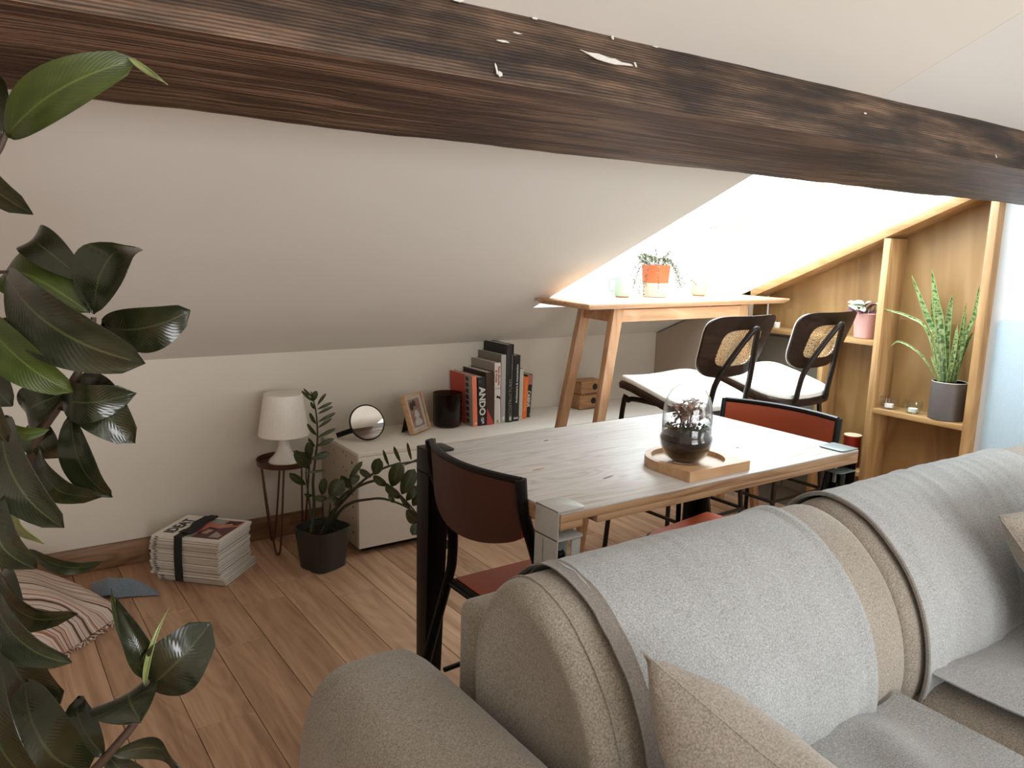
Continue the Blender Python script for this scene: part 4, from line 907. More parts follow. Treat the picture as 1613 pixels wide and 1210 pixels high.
# pillows
def pillow(label, C1, C2, C4, thick, seed, m='pillow'):
    C1, C2, C4 = Vector(C1), Vector(C2), Vector(C4); ex = C2-C1; ey = C4-C1; nz = ex.cross(ey).normalized(); N = 30
    vs = []; fs = []; mb = MB()
    for side in (1, -1):
        for i in range(N+1):
            for j in range(N+1):
                u = 2*j/N-1; v = 2*i/N-1
                pin_u = 1-.07*(1-v*v)*abs(u)**3; pin_v = 1-.07*(1-u*u)*abs(v)**3
                h = thick/2*((1-abs(u)**2.6)*(1-abs(v)**2.6))**.5
                h += (.012*noise.noise(Vector((u*2.2, v*2.2, seed+side)))+.006*noise.noise(Vector((u*7, v*3.5, seed))))*(1-max(abs(u), abs(v))**6)+.010*math.sin(6*(u+v)+seed)*abs(u*v)*(1-max(abs(u), abs(v)))
                p = C1+ex*(u*pin_u*.5+.5)+ey*(v*pin_v*.5+.5)+nz*side*max(h, .0015); vs.append(p)
    K = (N+1)**2
    for s_ in (0, 1):
        for i in range(N):
            for j in range(N):
                a = s_*K+i*(N+1)+j; q = (a, a+1, a+N+2, a+N+1); fs.append(q if s_ == 0 else q[::-1])
    b0 = [j for j in range(N+1)]+[(i+1)*(N+1)-1 for i in range(1, N+1)]+[N*(N+1)+j for j in range(N-1, -1, -1)]+[i*(N+1) for i in range(N-1, 0, -1)]
    for i in range(len(b0)):
        a, b_ = b0[i], b0[(i+1) % len(b0)]; fs.append((a, K+a, K+b_, b_))
    c = (C1+(ex+ey)/2)
    t = thing('throw_pillow', label, 'pillow', (c.x, c.y, min(v.z for v in vs)))
    mb.add(vs, fs); mb.build('pillow_cover', M[m], t, ang=80)
    ed = [(vs[a]+vs[K+a])/2 for a in b0]
    MB().tube(ed, .0013, 6, 1, closed=True).build('piping', M[m], t); return t
pillow('beige pillow leaning in the near left corner of the sofa', (.664, .648, .785), (.735, .235, .665), (.775, .60, .49), .18, 3)
pillow('beige pillow at the right edge, leaning on the right back cushion', (1.582, .645, .80), (1.98, .62, .815), (1.645, .47, .535), .14, 9)
# ================================================================== THINGS ON THE FLOOR AT LEFT
st = thing('side_table', 'small round rust-brown hairpin side table under the white lamp', 'table', (1.045, 3.115, 0))
c = (1.045, 3.115, 0)
MB().lathe([(.104, .366), (.110, .3675), (.112, .388), (.1105, .390), (.108, .374), (.0001, .3735)], c, 48).build('table_top', M['rust'], st, bevel=0)
for (fx, fy), (ax, ay), (bx, by) in (((.985, 3.045), (.945, 3.095), (1.01, 3.02)), ((1.02, 3.21), (.965, 3.17), (1.06, 3.212)), ((1.125, 3.13), (1.135, 3.165), (1.13, 3.06))):
    f = Vector((fx, fy, .006)); a = Vector((ax, ay, .368)); b_ = Vector((bx, by, .368)); d = (b_-a).normalized()*.013
    MB().tube([a, a.lerp(f-d, .5), f-d+Vector((0, 0, .03)), f-d*.5+Vector((0, 0, .005)), f, f+d*.5+Vector((0, 0, .005)), f+d+Vector((0, 0, .03)), b_.lerp(f+d, .5), b_], .0042, 8, 4).build('leg', M['rust'], st)
lp = thing('table_lamp', 'small white table lamp with ribbed shade on the hairpin side table', 'lamp', (1.045, 3.115, .3738))
MB().lathe([(.062, .3738), (.064, .377), (.058, .388), (.043, .402), (.031, .42), (.0225, .445), (.0185, .475), (.018, .505), (.018, .53)], c, 40).build('lamp_base', M['lampbase'], lp)
mb = MB(); N = 120; rings = []
for (r_, z) in ((.102, .490), (.076, .658), (.074, .658), (.100, .490)):
    rings.append([((r_*(1+.006*math.sin(i*PI/1.0 if False else i*2*PI*40/N)))*math.cos(2*PI*i/N)+c[0], (r_*(1+.006*math.sin(i*2*PI*40/N)))*math.sin(2*PI*i/N)+c[1], z) for i in range(N)])
rings.append(rings[0]); mb.loft(rings, caps=False); mb.build('lamp_shade', M['shade'], lp, ang=80)
mb = MB(); mb.lathe([(.0001, .6605), (.066, .6605), (.0755, .6585), (.0755, .656), (.0001, .6585)], c, 48); mb.build('shade_top', M['shade'], lp)
# bundle of magazines
A = Vector((.513, 3.056, 0)); B = Vector((.708, 2.857, 0)); sd = (B-A).normalized(); wd = Vector((-sd.y, sd.x, 0))
if wd.x < 0: wd = -wd
SL, WL = .278, .232
rg = random.Random(11); z = 0.001; nm = 19; mags = []
for i in range(nm):
    th_ = .0095+rg.uniform(-.0015, .0015)
    if i == nm-1: th_ = .0105
    t_ = i/(nm-1); dx = -.006*math.sin(t_*3.1)*1.0+rg.uniform(-.0035, .0035); dy = rg.uniform(-.003, .004)
    if i < 3: dx += .012; dy += .012
    if i == nm-1: dx, dy = .004, 0
    if 11 < i < nm-1: dx -= .002
    o0 = A+sd*dx+wd*dy
    if i == nm-1: lab = 'top magazine of the strapped stack, with colour photograph cover'
    elif i < 3: lab = ['lowest magazine of the strapped stack, lying on the floor', 'second magazine from the floor in the strapped stack, sticking out right', 'third magazine from the floor in the strapped stack, topmost one sticking out right'][i]
    elif nm-2-i < 4: lab = ['magazine directly under the cover-bearing top one of the strapped stack', 'third magazine from the top of the strapped stack', 'fourth magazine from the top of the strapped stack', 'fifth magazine from the top of the strapped stack'][nm-2-i]
    elif i < 7: lab = 'white magazine in the strapped stack, %s from the floor' % ['fourth', 'fifth', 'sixth', 'seventh'][i-3]
    else: lab = 'cream-spined magazine in the strapped stack, %s from the floor' % ['eighth', 'ninth', 'tenth', 'eleventh', 'twelfth', 'thirteenth', 'fourteenth'][i-7]
    mg = thing('magazine', lab, 'magazine', tuple(o0+Vector((0, 0, z))), 0, 'magazines strapped in the stack')
    pz = th_-.0014
    P = [o0, o0+sd*SL, o0+sd*SL+wd*WL, o0+wd*WL]
    MB().prism([p+Vector((0, 0, z+.0006)) for p in (P[0]+sd*.001+wd*.001, P[1]-sd*.001+wd*.001, P[2]-sd*.001-wd*.001, P[3]+sd*.001-wd*.001)], (0, 0, pz-.0012)).build('pages', M['paper'], mg)
    mb = MB(); e3 = Vector((0, 0, 1))
    for zz in (z, z+pz-.0004): mb.prism([p+Vector((0, 0, zz)) for p in P], (0, 0, .0005))
    mb.prism([P[0]+e3*z, P[1]+e3*z, P[1]+wd*.0008+e3*z, P[0]+wd*.0008+e3*z], (0, 0, pz))
    mb.build('cover', M['papersp'] if i < nm-1 else M['papermag'], mg)
    text('IDEAT', .0056, 'lettering', M['black'], mg, frame(o0+sd*.022-wd*.0004+e3*(z+pz/2), sd, e3), bold=.0003, extrude=.0001)
    mags.append((z, th_)); z += th_
zt = z
mg = [o for o in bpy.data.objects if o.get('label') == 'top magazine of the strapped stack, with colour photograph cover'][0]
def on_top(s, w_, dz=.0003): return A+sd*(.004+s)+wd*w_+Vector((0, 0, zt+dz-.001))
text('IDEAT', .058, 'cover_title', M['black'], mg, frame(on_top(.046, .112, .0006), wd, -sd), bold=.0018, extrude=.0002, sx=.95)
cm = {k: plain('cover_'+k, v, .45) for k, v in dict(pink=(.50, .14, .11), dark=(.035, .008, .008), teal=(.24, .30, .28), skin=(.42, .24, .16), maroon=(.10, .02, .02)).items()}
def patch(poly, m, name='cover_picture', dz=.0003): MB().prism([on_top(*q, dz) for q in poly], (0, 0, .0002)).build(name, cm[m], mg)
patch([(.09, .018), (.262, .018), (.262, .215), (.09, .215)], 'pink')
patch([(.15, .018), (.262, .018), (.262, .16), (.20, .12), (.16, .09)], 'maroon', dz=.0006)
patch([(.10, .018), (.15, .018), (.15, .06), (.12, .09)], 'teal', dz=.0006); patch([(.13, .17), (.19, .17), (.19, .215), (.13, .215)], 'teal', dz=.0006)
patch([(.15, .06), (.20, .055), (.205, .12), (.16, .13)], 'dark', dz=.0009); patch([(.165, .062), (.19, .06), (.195, .10), (.17, .105)], 'skin', dz=.0012)
patch([(.19, .13), (.21, .135), (.235, .17), (.225, .18), (.19, .155)], 'skin', dz=.0012); patch([(.20, .16), (.25, .17), (.255, .21), (.20, .205)], 'dark', dz=.0009)
for k in range(5): MB().prism([on_top(*q, .0015) for q in ((.215+k*.008, .03), (.218+k*.008, .03), (.218+k*.008, .085-k*.006), (.215+k*.008, .085-k*.006))], (0, 0, .0002)).build('cover_text', M['paper'], mg)
sp = thing('elastic_strap', 'wide black elastic strap wrapped round the stack of magazines', 'strap', tuple(A+sd*.12))
rings = []; s0, s1_ = .100, .132
def band(s):
    o0 = A+sd*s; e3 = Vector((0, 0, 1)); g_ = .004
    pts = [o0-wd*(g_+.004)+e3*.012, o0-wd*(g_+.006)+e3*.10, o0-wd*g_+e3*(zt-.004), o0+wd*.006+e3*(zt+.0035), o0+wd*WL*.5+e3*(zt+.0035), o0+wd*(WL-.006)+e3*(zt+.0035), o0+wd*(WL+g_+.003)+e3*(zt-.006), o0+wd*(WL+g_+.013)+e3*.09, o0+wd*(WL+g_+.016)+e3*.02]
    return spline(pts, 3)
a_, b_ = band(s0), band(s1_)
MB().sheet([[p.lerp(q, k/3) for k in range(4)] for p, q in zip(a_, b_)], .0024).build('band', M['elastic'], sp)
g = []
for i in range(9):
    row = []
    for j in range(5):
        p = A+sd*(.094+.05*j/4+.008*math.sin(i*.8))+wd*(.03+.18*i/8)+Vector((0, 0, zt+.0075+.002*math.sin(i*1.7+j)))
        row.append(p)
    g.append(row)
MB().sheet(g, .002).build('folded_strap_end', M['elastic'], sp)
# striped floor cushion, blue cloth under it
N = 36; vs = []; fs = []
q0, q1, q2, q3 = Vector((.075, 2.50, 0)), Vector((.375, 2.80, 0)), Vector((.02, 3.20, 0)), Vector((-.40, 2.83, 0))
cu = thing('floor_cushion', 'brown and cream striped floor cushion lying behind the rubber plant', 'cushion', (.03, 2.85, 0)); mb = MB()
for side in (1, 0):
    for i in range(N+1):
        for j in range(N+1):
            u, v = j/N, i/N; p = (q0*(1-u)+q1*u)*(1-v)+(q3*(1-u)+q2*u)*v
            e_ = ((1-abs(2*u-1)**2.4)*(1-abs(2*v-1)**2.2)); h = .20*max(0, e_)**.55
            h *= 1-.22*math.exp(-((u-.75)/.15)**2)*(.5+.5*math.sin(v*9)); h += .010*noise.noise(Vector((u*4, v*4, 1)))*e_
            ru = .010*math.sin(u*60)*(v < .03)+.008*math.sin(v*70)*(u > .97)
            p = p+(q1-q0).normalized()*ru*.3; vs.append((p.x+.004*math.sin(v*50)*(u > .95), p.y, .012+h if side else .0015+.010*(1-min(1, e_*8))))
K = (N+1)**2
for s_ in (0, 1):
    for i in range(N):
        for j in range(N):
            a = s_*K+i*(N+1)+j; q = (a, a+1, a+N+2, a+N+1); fs.append(q if s_ == 0 else q[::-1])
b0 = [j for j in range(N+1)]+[(i+1)*(N+1)-1 for i in range(1, N+1)]+[N*(N+1)+j for j in range(N-1, -1, -1)]+[i*(N+1) for i in range(N-1, 0, -1)]
for i in range(len(b0)): a, b_ = b0[i], b0[(i+1) % len(b0)]; fs.append((a, K+a, K+b_, b_))
mb.add(vs, fs); mb.build('cushion_cover', M['stripe'], cu, ang=80)
rr = random.Random(5); mb = MB()
for e0, e1 in ((q0, q1), (q1, q2)):
    for k in range(40):
        p = e0.lerp(e1, (k+.5)/40); d = (e1-e0).normalized(); o_ = Vector((d.y, -d.x, 0))*rr.uniform(.010, .02)
        mb.tube([p+Vector((0, 0, .008)), p+o_*.5+d*rr.uniform(-.006, .006)+Vector((0, 0, .009)), p+o_+d*rr.uniform(-.008, .008)+Vector((0, 0, .003))], .0026, 5, 2)
o = mb.build('fringe', M['stripe'], cu); o['kind'] = 'stuff'
g = []
for i in range(15):
    row = []
    for j in range(15):
        u, v = j/14, i/14; p = Vector((.30, 2.98, 0)).lerp(Vector((.505, 2.90, 0)), u)+Vector((.015, .14, 0))*(v*(1-u*.8))
        z_ = .003+.055*math.sin(u*PI)*math.sin(v*PI)+.008*abs(noise.noise(Vector((u*5, v*5, 2))))+(.012 if u < .35 else 0)
        row.append((p.x, p.y, z_))
    g.append(row)
tag(MB().sheet(g, .002).build('folded_cloth', M['bluecloth'], None, ang=50), 'crumpled blue-grey cloth poking out beside the striped floor cushion', 'cloth')
# ================================================================== ZZ PLANT
zp = thing('potted_zz_plant', 'dark potted plant with long arching stems of glossy leaflets beside the low cabinet', 'plant', (1.105, 2.86, 0))
rz = R(20); Mz = Matrix.Rotation(rz, 4, 'Z')
po = MB().lathe([(.066, 0), (.072, .003), (.0885, .16), (.0895, .165), (.0855, .165), (.0835, .15), (.08, .138)], (1.105, 2.86, 0), 48, mat4=Mz, sq=4.5).build('pot', M['potgreen'], zp)
MB().lathe([(.0001, .139), (.06, .140), (.083, .1395)], (1.105, 2.86, 0), 48, mat4=Mz, sq=4.5).build('soil', M['soil'], zp)
for i, s in enumerate(ZSTEM):
    s = [Vector(p) for p in s]; base = Vector((1.105+(i-3)*.014, 2.86+(.02 if i < 2 else -.015), .13)); s[0] = base
    MB().tube(s, (lambda t: .0075-.0052*t) if i not in (1,) else (lambda t: .005-.003*t), 8, 5).build('stem', M['stemgreen'], zp)
for q in ZZ:
    mb = MB(); leaf(mb, q[0:3], q[3:6], q[6:9], max(.004, q[9]), .006, .18, 1, 8, 2, .0008)
    mb.build('leaflet', M['zz'], zp, ang=80)
# ================================================================== ON THE CABINET
hm = thing('hand_mirror', 'round black-framed hand mirror propped on the cabinet', 'mirror', (1.38, 3.05, CZ))
nrm_ = Vector((-.05, -.905, .42)).normalized(); cen = Vector((1.388, 3.060, CZ+.0765))
fx = nrm_.orthogonal(); Mr = nrm_.to_track_quat('Z', 'Y').to_matrix().to_4x4()
MB().lathe([(.0001, -.006), (.076, -.006), (.0785, -.003), (.0785, .004), (.0745, .006), (.073, .0035), (.0001, .0035)], cen, 64, mat4=Mr).build('mirror_frame', M['black'], hm)
MB().lathe([(.0001, .0037), (.0728, .0037), (.0728, .0042), (.0001, .0042)], cen, 64, mat4=Mr).build('mirror_glass', M['mirror'], hm)
hd = Vector((1.285, 3.14, CZ+.014))
MB().tube([cen+(hd-cen).normalized()*.055+Vector((0, .012, -.012)), hd], .0115, 14, 1).build('handle', M['black'], hm)
pf = thing('photo_frame', 'small light wooden photo frame with a black easel back', 'photo frame', (1.66, 3.06, CZ))
xd = Vector((.83, .55, 0)).normalized(); tilt = Vector((-.55, .83, 0)).normalized(); yd = (Vector((0, 0, 1))*.955+tilt*.295).normalized(); zd = xd.cross(yd)
o0 = Vector((1.596, 3.02, CZ+.0095)); FW, FH = .148, .172
def fp(u, v, d): return o0+xd*u+yd*v+zd*d
def fbox(u0, u1, v0, v1, d0, d1): return MB().prism([fp(u0, v0, d0), fp(u1, v0, d0), fp(u1, v1, d0), fp(u0, v1, d0)], zd*(d1-d0))
FW = .158; T_ = .026
mb = MB()
for q in ((0, FW, 0, .008), (0, FW, FH-.008, FH), (0, .008, .008, FH-.008), (FW-.008, FW, .008, FH-.008)):
    p = fbox(*q, -T_, 0); mb.add(p.v, p.f)
mb.build('frame', M['tray'], pf, bevel=.0008)
fbox(.008, FW-.008, .008, FH-.008, -.020, -.018).build('backing', M['black'], pf)
fbox(.008, FW-.008, .008, FH-.008, -.012, -.011).build('mount', M['paper'], pf)
pics = [((.030, FW-.030, .022, FH-.022), plain('print_brown', (.42, .28, .20), .6)), ((.036, .065, .10, .14), plain('print_dark', (.06, .035, .03), .6)), ((.062, .09, .115, .145), None), ((.088, .12, .105, .135), plain('print_pink', (.45, .20, .17), .6)), ((.060, .10, .06, .10), plain('print_white', (.75, .70, .66), .6)), ((.045, .112, .028, .062), None), ((.032, .052, .04, .09), None)]
pm = [pics[0][1], pics[1][1], pics[1][1], pics[3][1], pics[4][1], pics[4][1], pics[3][1]]
for k, ((q, _), m_) in enumerate(zip(pics, pm)):
    u0, u1, v0, v1 = q; cu_, cv_ = (u0+u1)/2, (v0+v1)/2
    if k == 0: fbox(*q, -.0108, -.0104).build('photograph', m_, pf)
    else:
        P = [fp(cu_+(u1-u0)/2*math.cos(2*PI*i/14)*(1-.35*math.sin(2*PI*i/14)), cv_+(v1-v0)/2*math.sin(2*PI*i/14), -.0103+.0002*k) for i in range(14)]
        MB().prism(P, zd*.00015).build('printed_figure', m_, pf)
fbox(.008, FW-.008, .008, FH-.008, -.0045, -.004).build('glazing', M['glass'], pf)
MB().prism([fp(.035, .115, -T_), fp(.083, .115, -T_), Vector(fp(.088, 0, -T_))+tilt*.055+Vector((0, 0, -.0005)), Vector(fp(.03, 0, -T_))+tilt*.055+Vector((0, 0, -.0005))], tilt*.003).build('easel_back', M['black'], pf)
vs_ = thing('ribbed_vase', 'dark smoked ribbed glass vase in front of the books', 'vase', (1.825, 3.13, CZ))
c = (1.825, 3.13, CZ+.0005); r = .0675
MB().lathe([(r*.80, 0), (r*.93, .006), (r, .022), (r, .158), (r*.965, .158), (r*.95, .024), (r*.8, .008), (.0001, .008)], c, 96, rib=.008).build('vase_glass', M['smoke'], vs_, ang=30)
# books : (label, x0, x1, front y, height, depth, cover material colour, spine colour)
def bm_(n, c, r=.5): return plain(n, c, r)
E3 = Vector((0, 0, 1))
def book(label, x0, x1, yf, h, d, cc, sc, lean=0, rounded=False):
    t = thing('book', label, 'book', (x0, yf, CZ), 0, 'books standing on the cabinet')
    z0 = CZ+.0005; cm_ = bm_('book_cover', cc); sm = bm_('book_spine', sc); T = .0016
    def P(x, y, z): return (x+lean*(z-z0), y, z)
    mb = MB(); mb.prism([P(x0+T, yf+T, z0+.003), P(x1-T, yf+T, z0+.003), P(x1-T, yf+d-.004, z0+.003), P(x0+T, yf+d-.004, z0+.003)], (lean*(h-.006), 0, h-.006)); mb.build('pages', M['paper'], t)
    for xa, xb in ((x0, x0+T), (x1-T, x1)):
        MB().prism([P(xa, yf, z0), P(xb, yf, z0), P(xb, yf+d, z0), P(xa, yf+d, z0)], (lean*h, 0, h)).build('cover', cm_, t)
    xm = (x0+x1)/2; b = -.004 if rounded else -.0012
    sp_ = MB().prism([P(x0, yf, z0), P(x0+(x1-x0)*.2, yf+b*.8, z0), P(xm, yf+b, z0), P(x1-(x1-x0)*.2, yf+b*.8, z0), P(x1, yf, z0), P(x1, yf+T, z0), P(x0, yf+T, z0)], (lean*h, 0, h)).build('spine', sm, t)
    return t, sp_
def btxt(t, s, size, x, yf, zc_, m, down=True, bold=0, sx=1.0, lean=0, name='lettering'):
    xd = Vector((lean, 0, 1 if not down else -1)).normalized()
    if down: xd = Vector((-lean, 0, -1)).normalized()
    yd = Vector((1, 0, 0)) if down else Vector((-1, 0, 0))
    text(s, size, name, m, t, frame((x+lean*(zc_-CZ), yf-.0048, zc_), xd, yd), bold=bold, sx=sx, extrude=.0003)
wht = M['paper']; blk = M['black']; redi = bm_('red_ink', (.40, .05, .03))
D = .205; BK = 3.055
t, s_ = book('salmon-spined book with red cover, leftmost of the row behind the vase', 1.922, 1.946, BK, .240, .20, (.52, .062, .042), (.82, .22, .12), -.05)
mb = MB()
mb.prism([(1.922-.0006, BK, CZ+.001), (1.922-.0006, BK+.062, CZ+.001), (1.922-.0006-.05*.238, BK+.062, CZ+.239), (1.922-.0006-.05*.238, BK, CZ+.239)], (-.0006, 0, 0)); mb.build('cover_band', bm_('cover_grey', (.38, .33, .27)), t)
for k in range(8):
    z_ = CZ+.012+k*.0285; xx = 1.922-.0016-.05*(z_-CZ)
    MB().prism([(xx, BK+.030, z_), (xx, BK+.056, z_+.002), (xx-.0011, BK+.056, z_+.022), (xx-.0011, BK+.030, z_+.020)], (-.0006, 0, 0)).build('cover_picture', bm_('cover_square', (.045, .03, .028)), t)
mb = MB(); mb.box(1.931, 1.939, BK-.0028, BK-.0014, CZ+.010, CZ+.020); mb.build('publisher_mark', wht, t)
t, s_ = book('thick black book with bold white ANDO lettering', 1.949, 1.992, BK, .231, D, (.012, .010, .010), (.010, .008, .008), -.035)
btxt(t, 'ANDO', .046, 1.969, BK, CZ+.118, wht, True, .0016, .98, -.035)
btxt(t, 'a/D', .021, 1.972, BK, CZ+.026, wht, False, .0008, 1, -.035, 'publisher_mark')
mb = MB(); mb.box(1.948, 1.9495, BK-.003, BK-.001, CZ+.205, CZ+.219); mb.box(1.958, 1.9595, BK-.003, BK-.001, CZ+.205, CZ+.219); mb.build('spine_rule', bm_('grey_ink', (.3, .27, .23)), t)
t, s_ = book('dark brown book with a red triangle at the foot of its spine', 1.994, 2.037, BK, .252, D, (.03, .012, .008), (.055, .020, .012), -.03, True)
MB().prism([(1.9945, BK-.0052, CZ+.002), (2.0355, BK-.0052, CZ+.002), (1.993, BK-.0052, CZ+.082)], (0, .0012, 0)).build('red_triangle', bm_('triangle_red', (.50, .055, .045)), t)
t, s_ = book('white-spined book with red lettering', 2.040, 2.074, BK, .294, D, (.30, .26, .21), (.66, .62, .56), -.022)
btxt(t, 'Paulo Mendes\nda Rocha', .0145, 2.056, BK+.001, CZ+.232, redi, True, .0003, 1.12, -.022)
mb = MB(); mb.box(2.040, 2.073, BK-.0022, BK-.0012, CZ+.171, CZ+.1725); mb.build('spine_rule', blk, t)
MB().prism([(2.045, BK-.0022, CZ+.128), (2.060, BK-.0022, CZ+.124), (2.071, BK-.0022, CZ+.118), (2.068, BK-.0022, CZ+.130), (2.058, BK-.0022, CZ+.134), (2.052, BK-.0022, CZ+.138)], (0, .0006, 0)).build('spine_picture', blk, t)
btxt(t, '80', .015, 2.057, BK+.001, CZ+.014, bm_('gold_ink', (.30, .2, .1)), False, .0003, 1, 0, 'publisher_mark')
t, s_ = book('pale grey book with white shield mark beside the tall black book', 2.076, 2.103, BK+.002, .330, D-.002, (.20, .175, .14), (.42, .39, .36), -.012, True)
MB().prism([(2.084, BK-.0032, CZ+.032), (2.095, BK-.0032, CZ+.032), (2.0955, BK-.0032, CZ+.022), (2.0895, BK-.0032, CZ+.012), (2.0835, BK-.0032, CZ+.022)], (0, .0008, 0)).build('publisher_mark', wht, t)
t, s_ = book('tallest black book with thin ECOSTRUCTURES lettering', 2.105, 2.145, BK+.002, .376, D-.002, (.012, .009, .009), (.009, .007, .007), -.006, True)
btxt(t, 'ECOSTRUCTURES', .0235, 2.129, BK+.002, CZ+.120, bm_('grey_lettering', (.42, .38, .33)), False, -.0004, .98, -.006)
btxt(t, 'Forms of sustainable architecture', .0085, 2.134, BK+.002, CZ+.272, bm_('grey_lettering', (.42, .38, .33)), False, 0, 1.0, -.006)
btxt(t, 'BB', .017, 2.129, BK+.002, CZ+.018, wht, True, .0008, 1, 0, 'publisher_mark')
t, s_ = book('black book with white Architecture & reconversion lettering', 2.147, 2.184, BK+.004, .322, D-.004, (.012, .009, .009), (.012, .010, .010), 0)
btxt(t, 'Architecture & reconversion', .0165, 2.167, BK+.0065, CZ+.185, wht, False, .0003, .98)
mb = MB(); mb.box(2.151, 2.180, BK+.0018, BK+.003, CZ+.022, CZ+.0225); mb.box(2.153, 2.178, BK+.0018, BK+.003, CZ+.012, CZ+.018); mb.build('publisher_mark', wht, t)
t, s_ = book('slim off-white book between the black and the orange one', 2.188, 2.216, BK+.022, .252, .175, (.10, .08, .06), (.56, .52, .46), .01)
mb = MB(); mb.box(2.198, 2.204, BK+.0198, BK+.021, CZ+.012, CZ+.020); mb.build('publisher_mark', bm_('gold_ink', (.30, .2, .1)), t)
t, s_ = book('orange book with thin CASE STUDY HOUSES lettering', 2.219, 2.249, BK+.030, .208, .168, (.50, .10, .02), (.80, .17, .022), .03)
btxt(t, 'CASE STUDY HOUSES', .0145, 2.233, BK+.0315, CZ+.112, bm_('yellow_ink', (.85, .45, .18)), True, 0, 1.05, .03)
t, s_ = book('black book with white CABINS lettering, rightmost of the row', 2.252, 2.285, BK+.050, .214, .15, (.09, .05, .035), (.012, .009, .009), .05)
btxt(t, 'CABINS', .028, 2.266, BK+.052, CZ+.094, wht, True, .001, .85, .05)
mb = MB(); mb.prism([(2.252+.05*.17, BK+.0475, CZ+.165), (2.2845+.05*.17, BK+.0475, CZ+.165), (2.2845+.05*.213, BK+.0475, CZ+.213), (2.252+.05*.213, BK+.0475, CZ+.213)], (0, .001, 0)); mb.build('spine_picture', bm_('cabin_picture', (.42, .16, .13)), t)
mb = MB(); mb.box(2.256, 2.2575, BK+.0472, BK+.0485, CZ+.008, CZ+.020); mb.box(2.280, 2.2815, BK+.0472, BK+.0485, CZ+.008, CZ+.020); mb.build('publisher_mark', wht, t)
# two small wooden boxes
for k, (x0, y0, z0, x1, lab) in enumerate(((2.612, 3.115, CZ+.001, 2.757, 'small wooden box with a round black hole, under the other one'), (2.622, 3.118, CZ+.078, 2.775, 'small wooden box with a round black hole, stacked on top of another'))):
    t = thing('wooden_box', lab, 'box', (x0, y0, z0), 0, 'small wooden boxes behind the desk legs')
    H_ = .072 if k == 0 else .066
    MB().box(x0, x1, y0, y0+.10, z0+.003, z0+H_).build('box_body', M['box'], t, bevel=.002)
    MB().box(x0-.001, x1+.001, y0-.001, y0+.101, z0+H_+.0005, z0+H_+.004).build('lid', M['box'], t, bevel=.001)
    for xx in (x0+.008, x1-.03): MB().box(xx, xx+.022, y0+.005, y0+.095, z0-.0005, z0+.003).build('box_foot', M['box'], t)
    mt = Matrix.Rotation(R(90), 4, 'X')
    MB().lathe([(.0001, 0), (.0165, 0), (.0165, .0008), (.0001, .0008)], (x0+.092, y0-.0008, z0+H_*.60), 24, mat4=mt).build('round_hole', M['dark'], t)
# ================================================================== TABLE : TRAY AND TERRARIUM
ty = thing('wooden_tray', 'light wooden tray with two square corners and a round recess on the dining table', 'tray', (1.467, 1.32, TZ))
zt_ = TZ+.0008; cx_, cy_, rr_ = 1.467, 1.321, .107
out = [(cx_-rr_, cy_-rr_), (cx_+rr_, cy_-rr_)]
for k in range(0, 25): a = PI*k/24; out.append((cx_+rr_*math.cos(a), cy_+rr_*math.sin(a)))
N = 64
def ob(a):
    # outline radius in direction a
    c, s = math.cos(a), math.sin(a)
    if s >= 0: return rr_
    return min(rr_/max(abs(c), 1e-6), rr_/max(abs(s), 1e-6))
angs = sorted(set([2*PI*i/N for i in range(N)]+[R(225), R(315)]))
def ring(rf, z): return [(cx_+rf(a)*math.cos(a), cy_+rf(a)*math.sin(a), z) for a in angs]
ri = .091
mb = MB(); mb.loft([ring(lambda a: .001, zt_), ring(ob, zt_), ring(ob, zt_+.0245), ring(lambda a: ri, zt_+.0245), ring(lambda a: ri-.004, zt_+.014), ring(lambda a: ri-.02, zt_+.0125), ring(lambda a: .001, zt_+.0125)], caps=False)
mb.build('tray_board', M['tray'], ty, ang=35)
tr = thing('glass_terrarium', 'egg-shaped glass terrarium with soil and a small brown-leaved plant on the tray', 'terrarium', (1.455, 1.320, zt_+.013))
c = (1.455, 1.320, zt_+.0132)
MB().lathe([(.030, 0), (.036, .0015), (.052, .018), (.0625, .042), (.0655, .060), (.0625, .068), (.0600, .072), (.0600, .096), (.0585, .096), (.0585, .070), (.0635, .060), (.060, .042), (.050, .020), (.034, .004), (.0001, .004)], c, 64).build('glass_bowl', M['glass'], tr, ang=60)
dome = [(.0612, .0725), (.0615, .098), (.0608, .120), (.0585, .142), (.053, .163), (.043, .181), (.028, .194), (.012, .200), (.0001, .2013)]
inn = [(max(r_-.0016, .0001), z-.0012*(1 if z > .15 else 0)) for r_, z in dome][::-1]
MB().lathe(dome+inn, c, 64).build('glass_dome', M['glass'], tr, ang=60)
MB().lathe([(.032, .0045), (.049, .0205), (.059, .042), (.0622, .060), (.0575, .070), (.0575, .073), (.0001, .076)], c, 48).build('soil', M['soil'], tr)
rg = random.Random(4); mb = MB()
for k in range(200):
    a = rg.uniform(0, 2*PI); r_ = .054*math.sqrt(rg.uniform(.1, 1)); s_ = rg.uniform(.002, .005)
    mb.lathe([(.0001, -s_), (s_, 0), (.0001, s_*.9)], (c[0]+r_*math.cos(a), c[1]+r_*math.sin(a), c[2]+.076+.014*(r_/.055)**2), 5)
o = mb.build('moss', M['moss'], tr); o['kind'] = 'stuff'
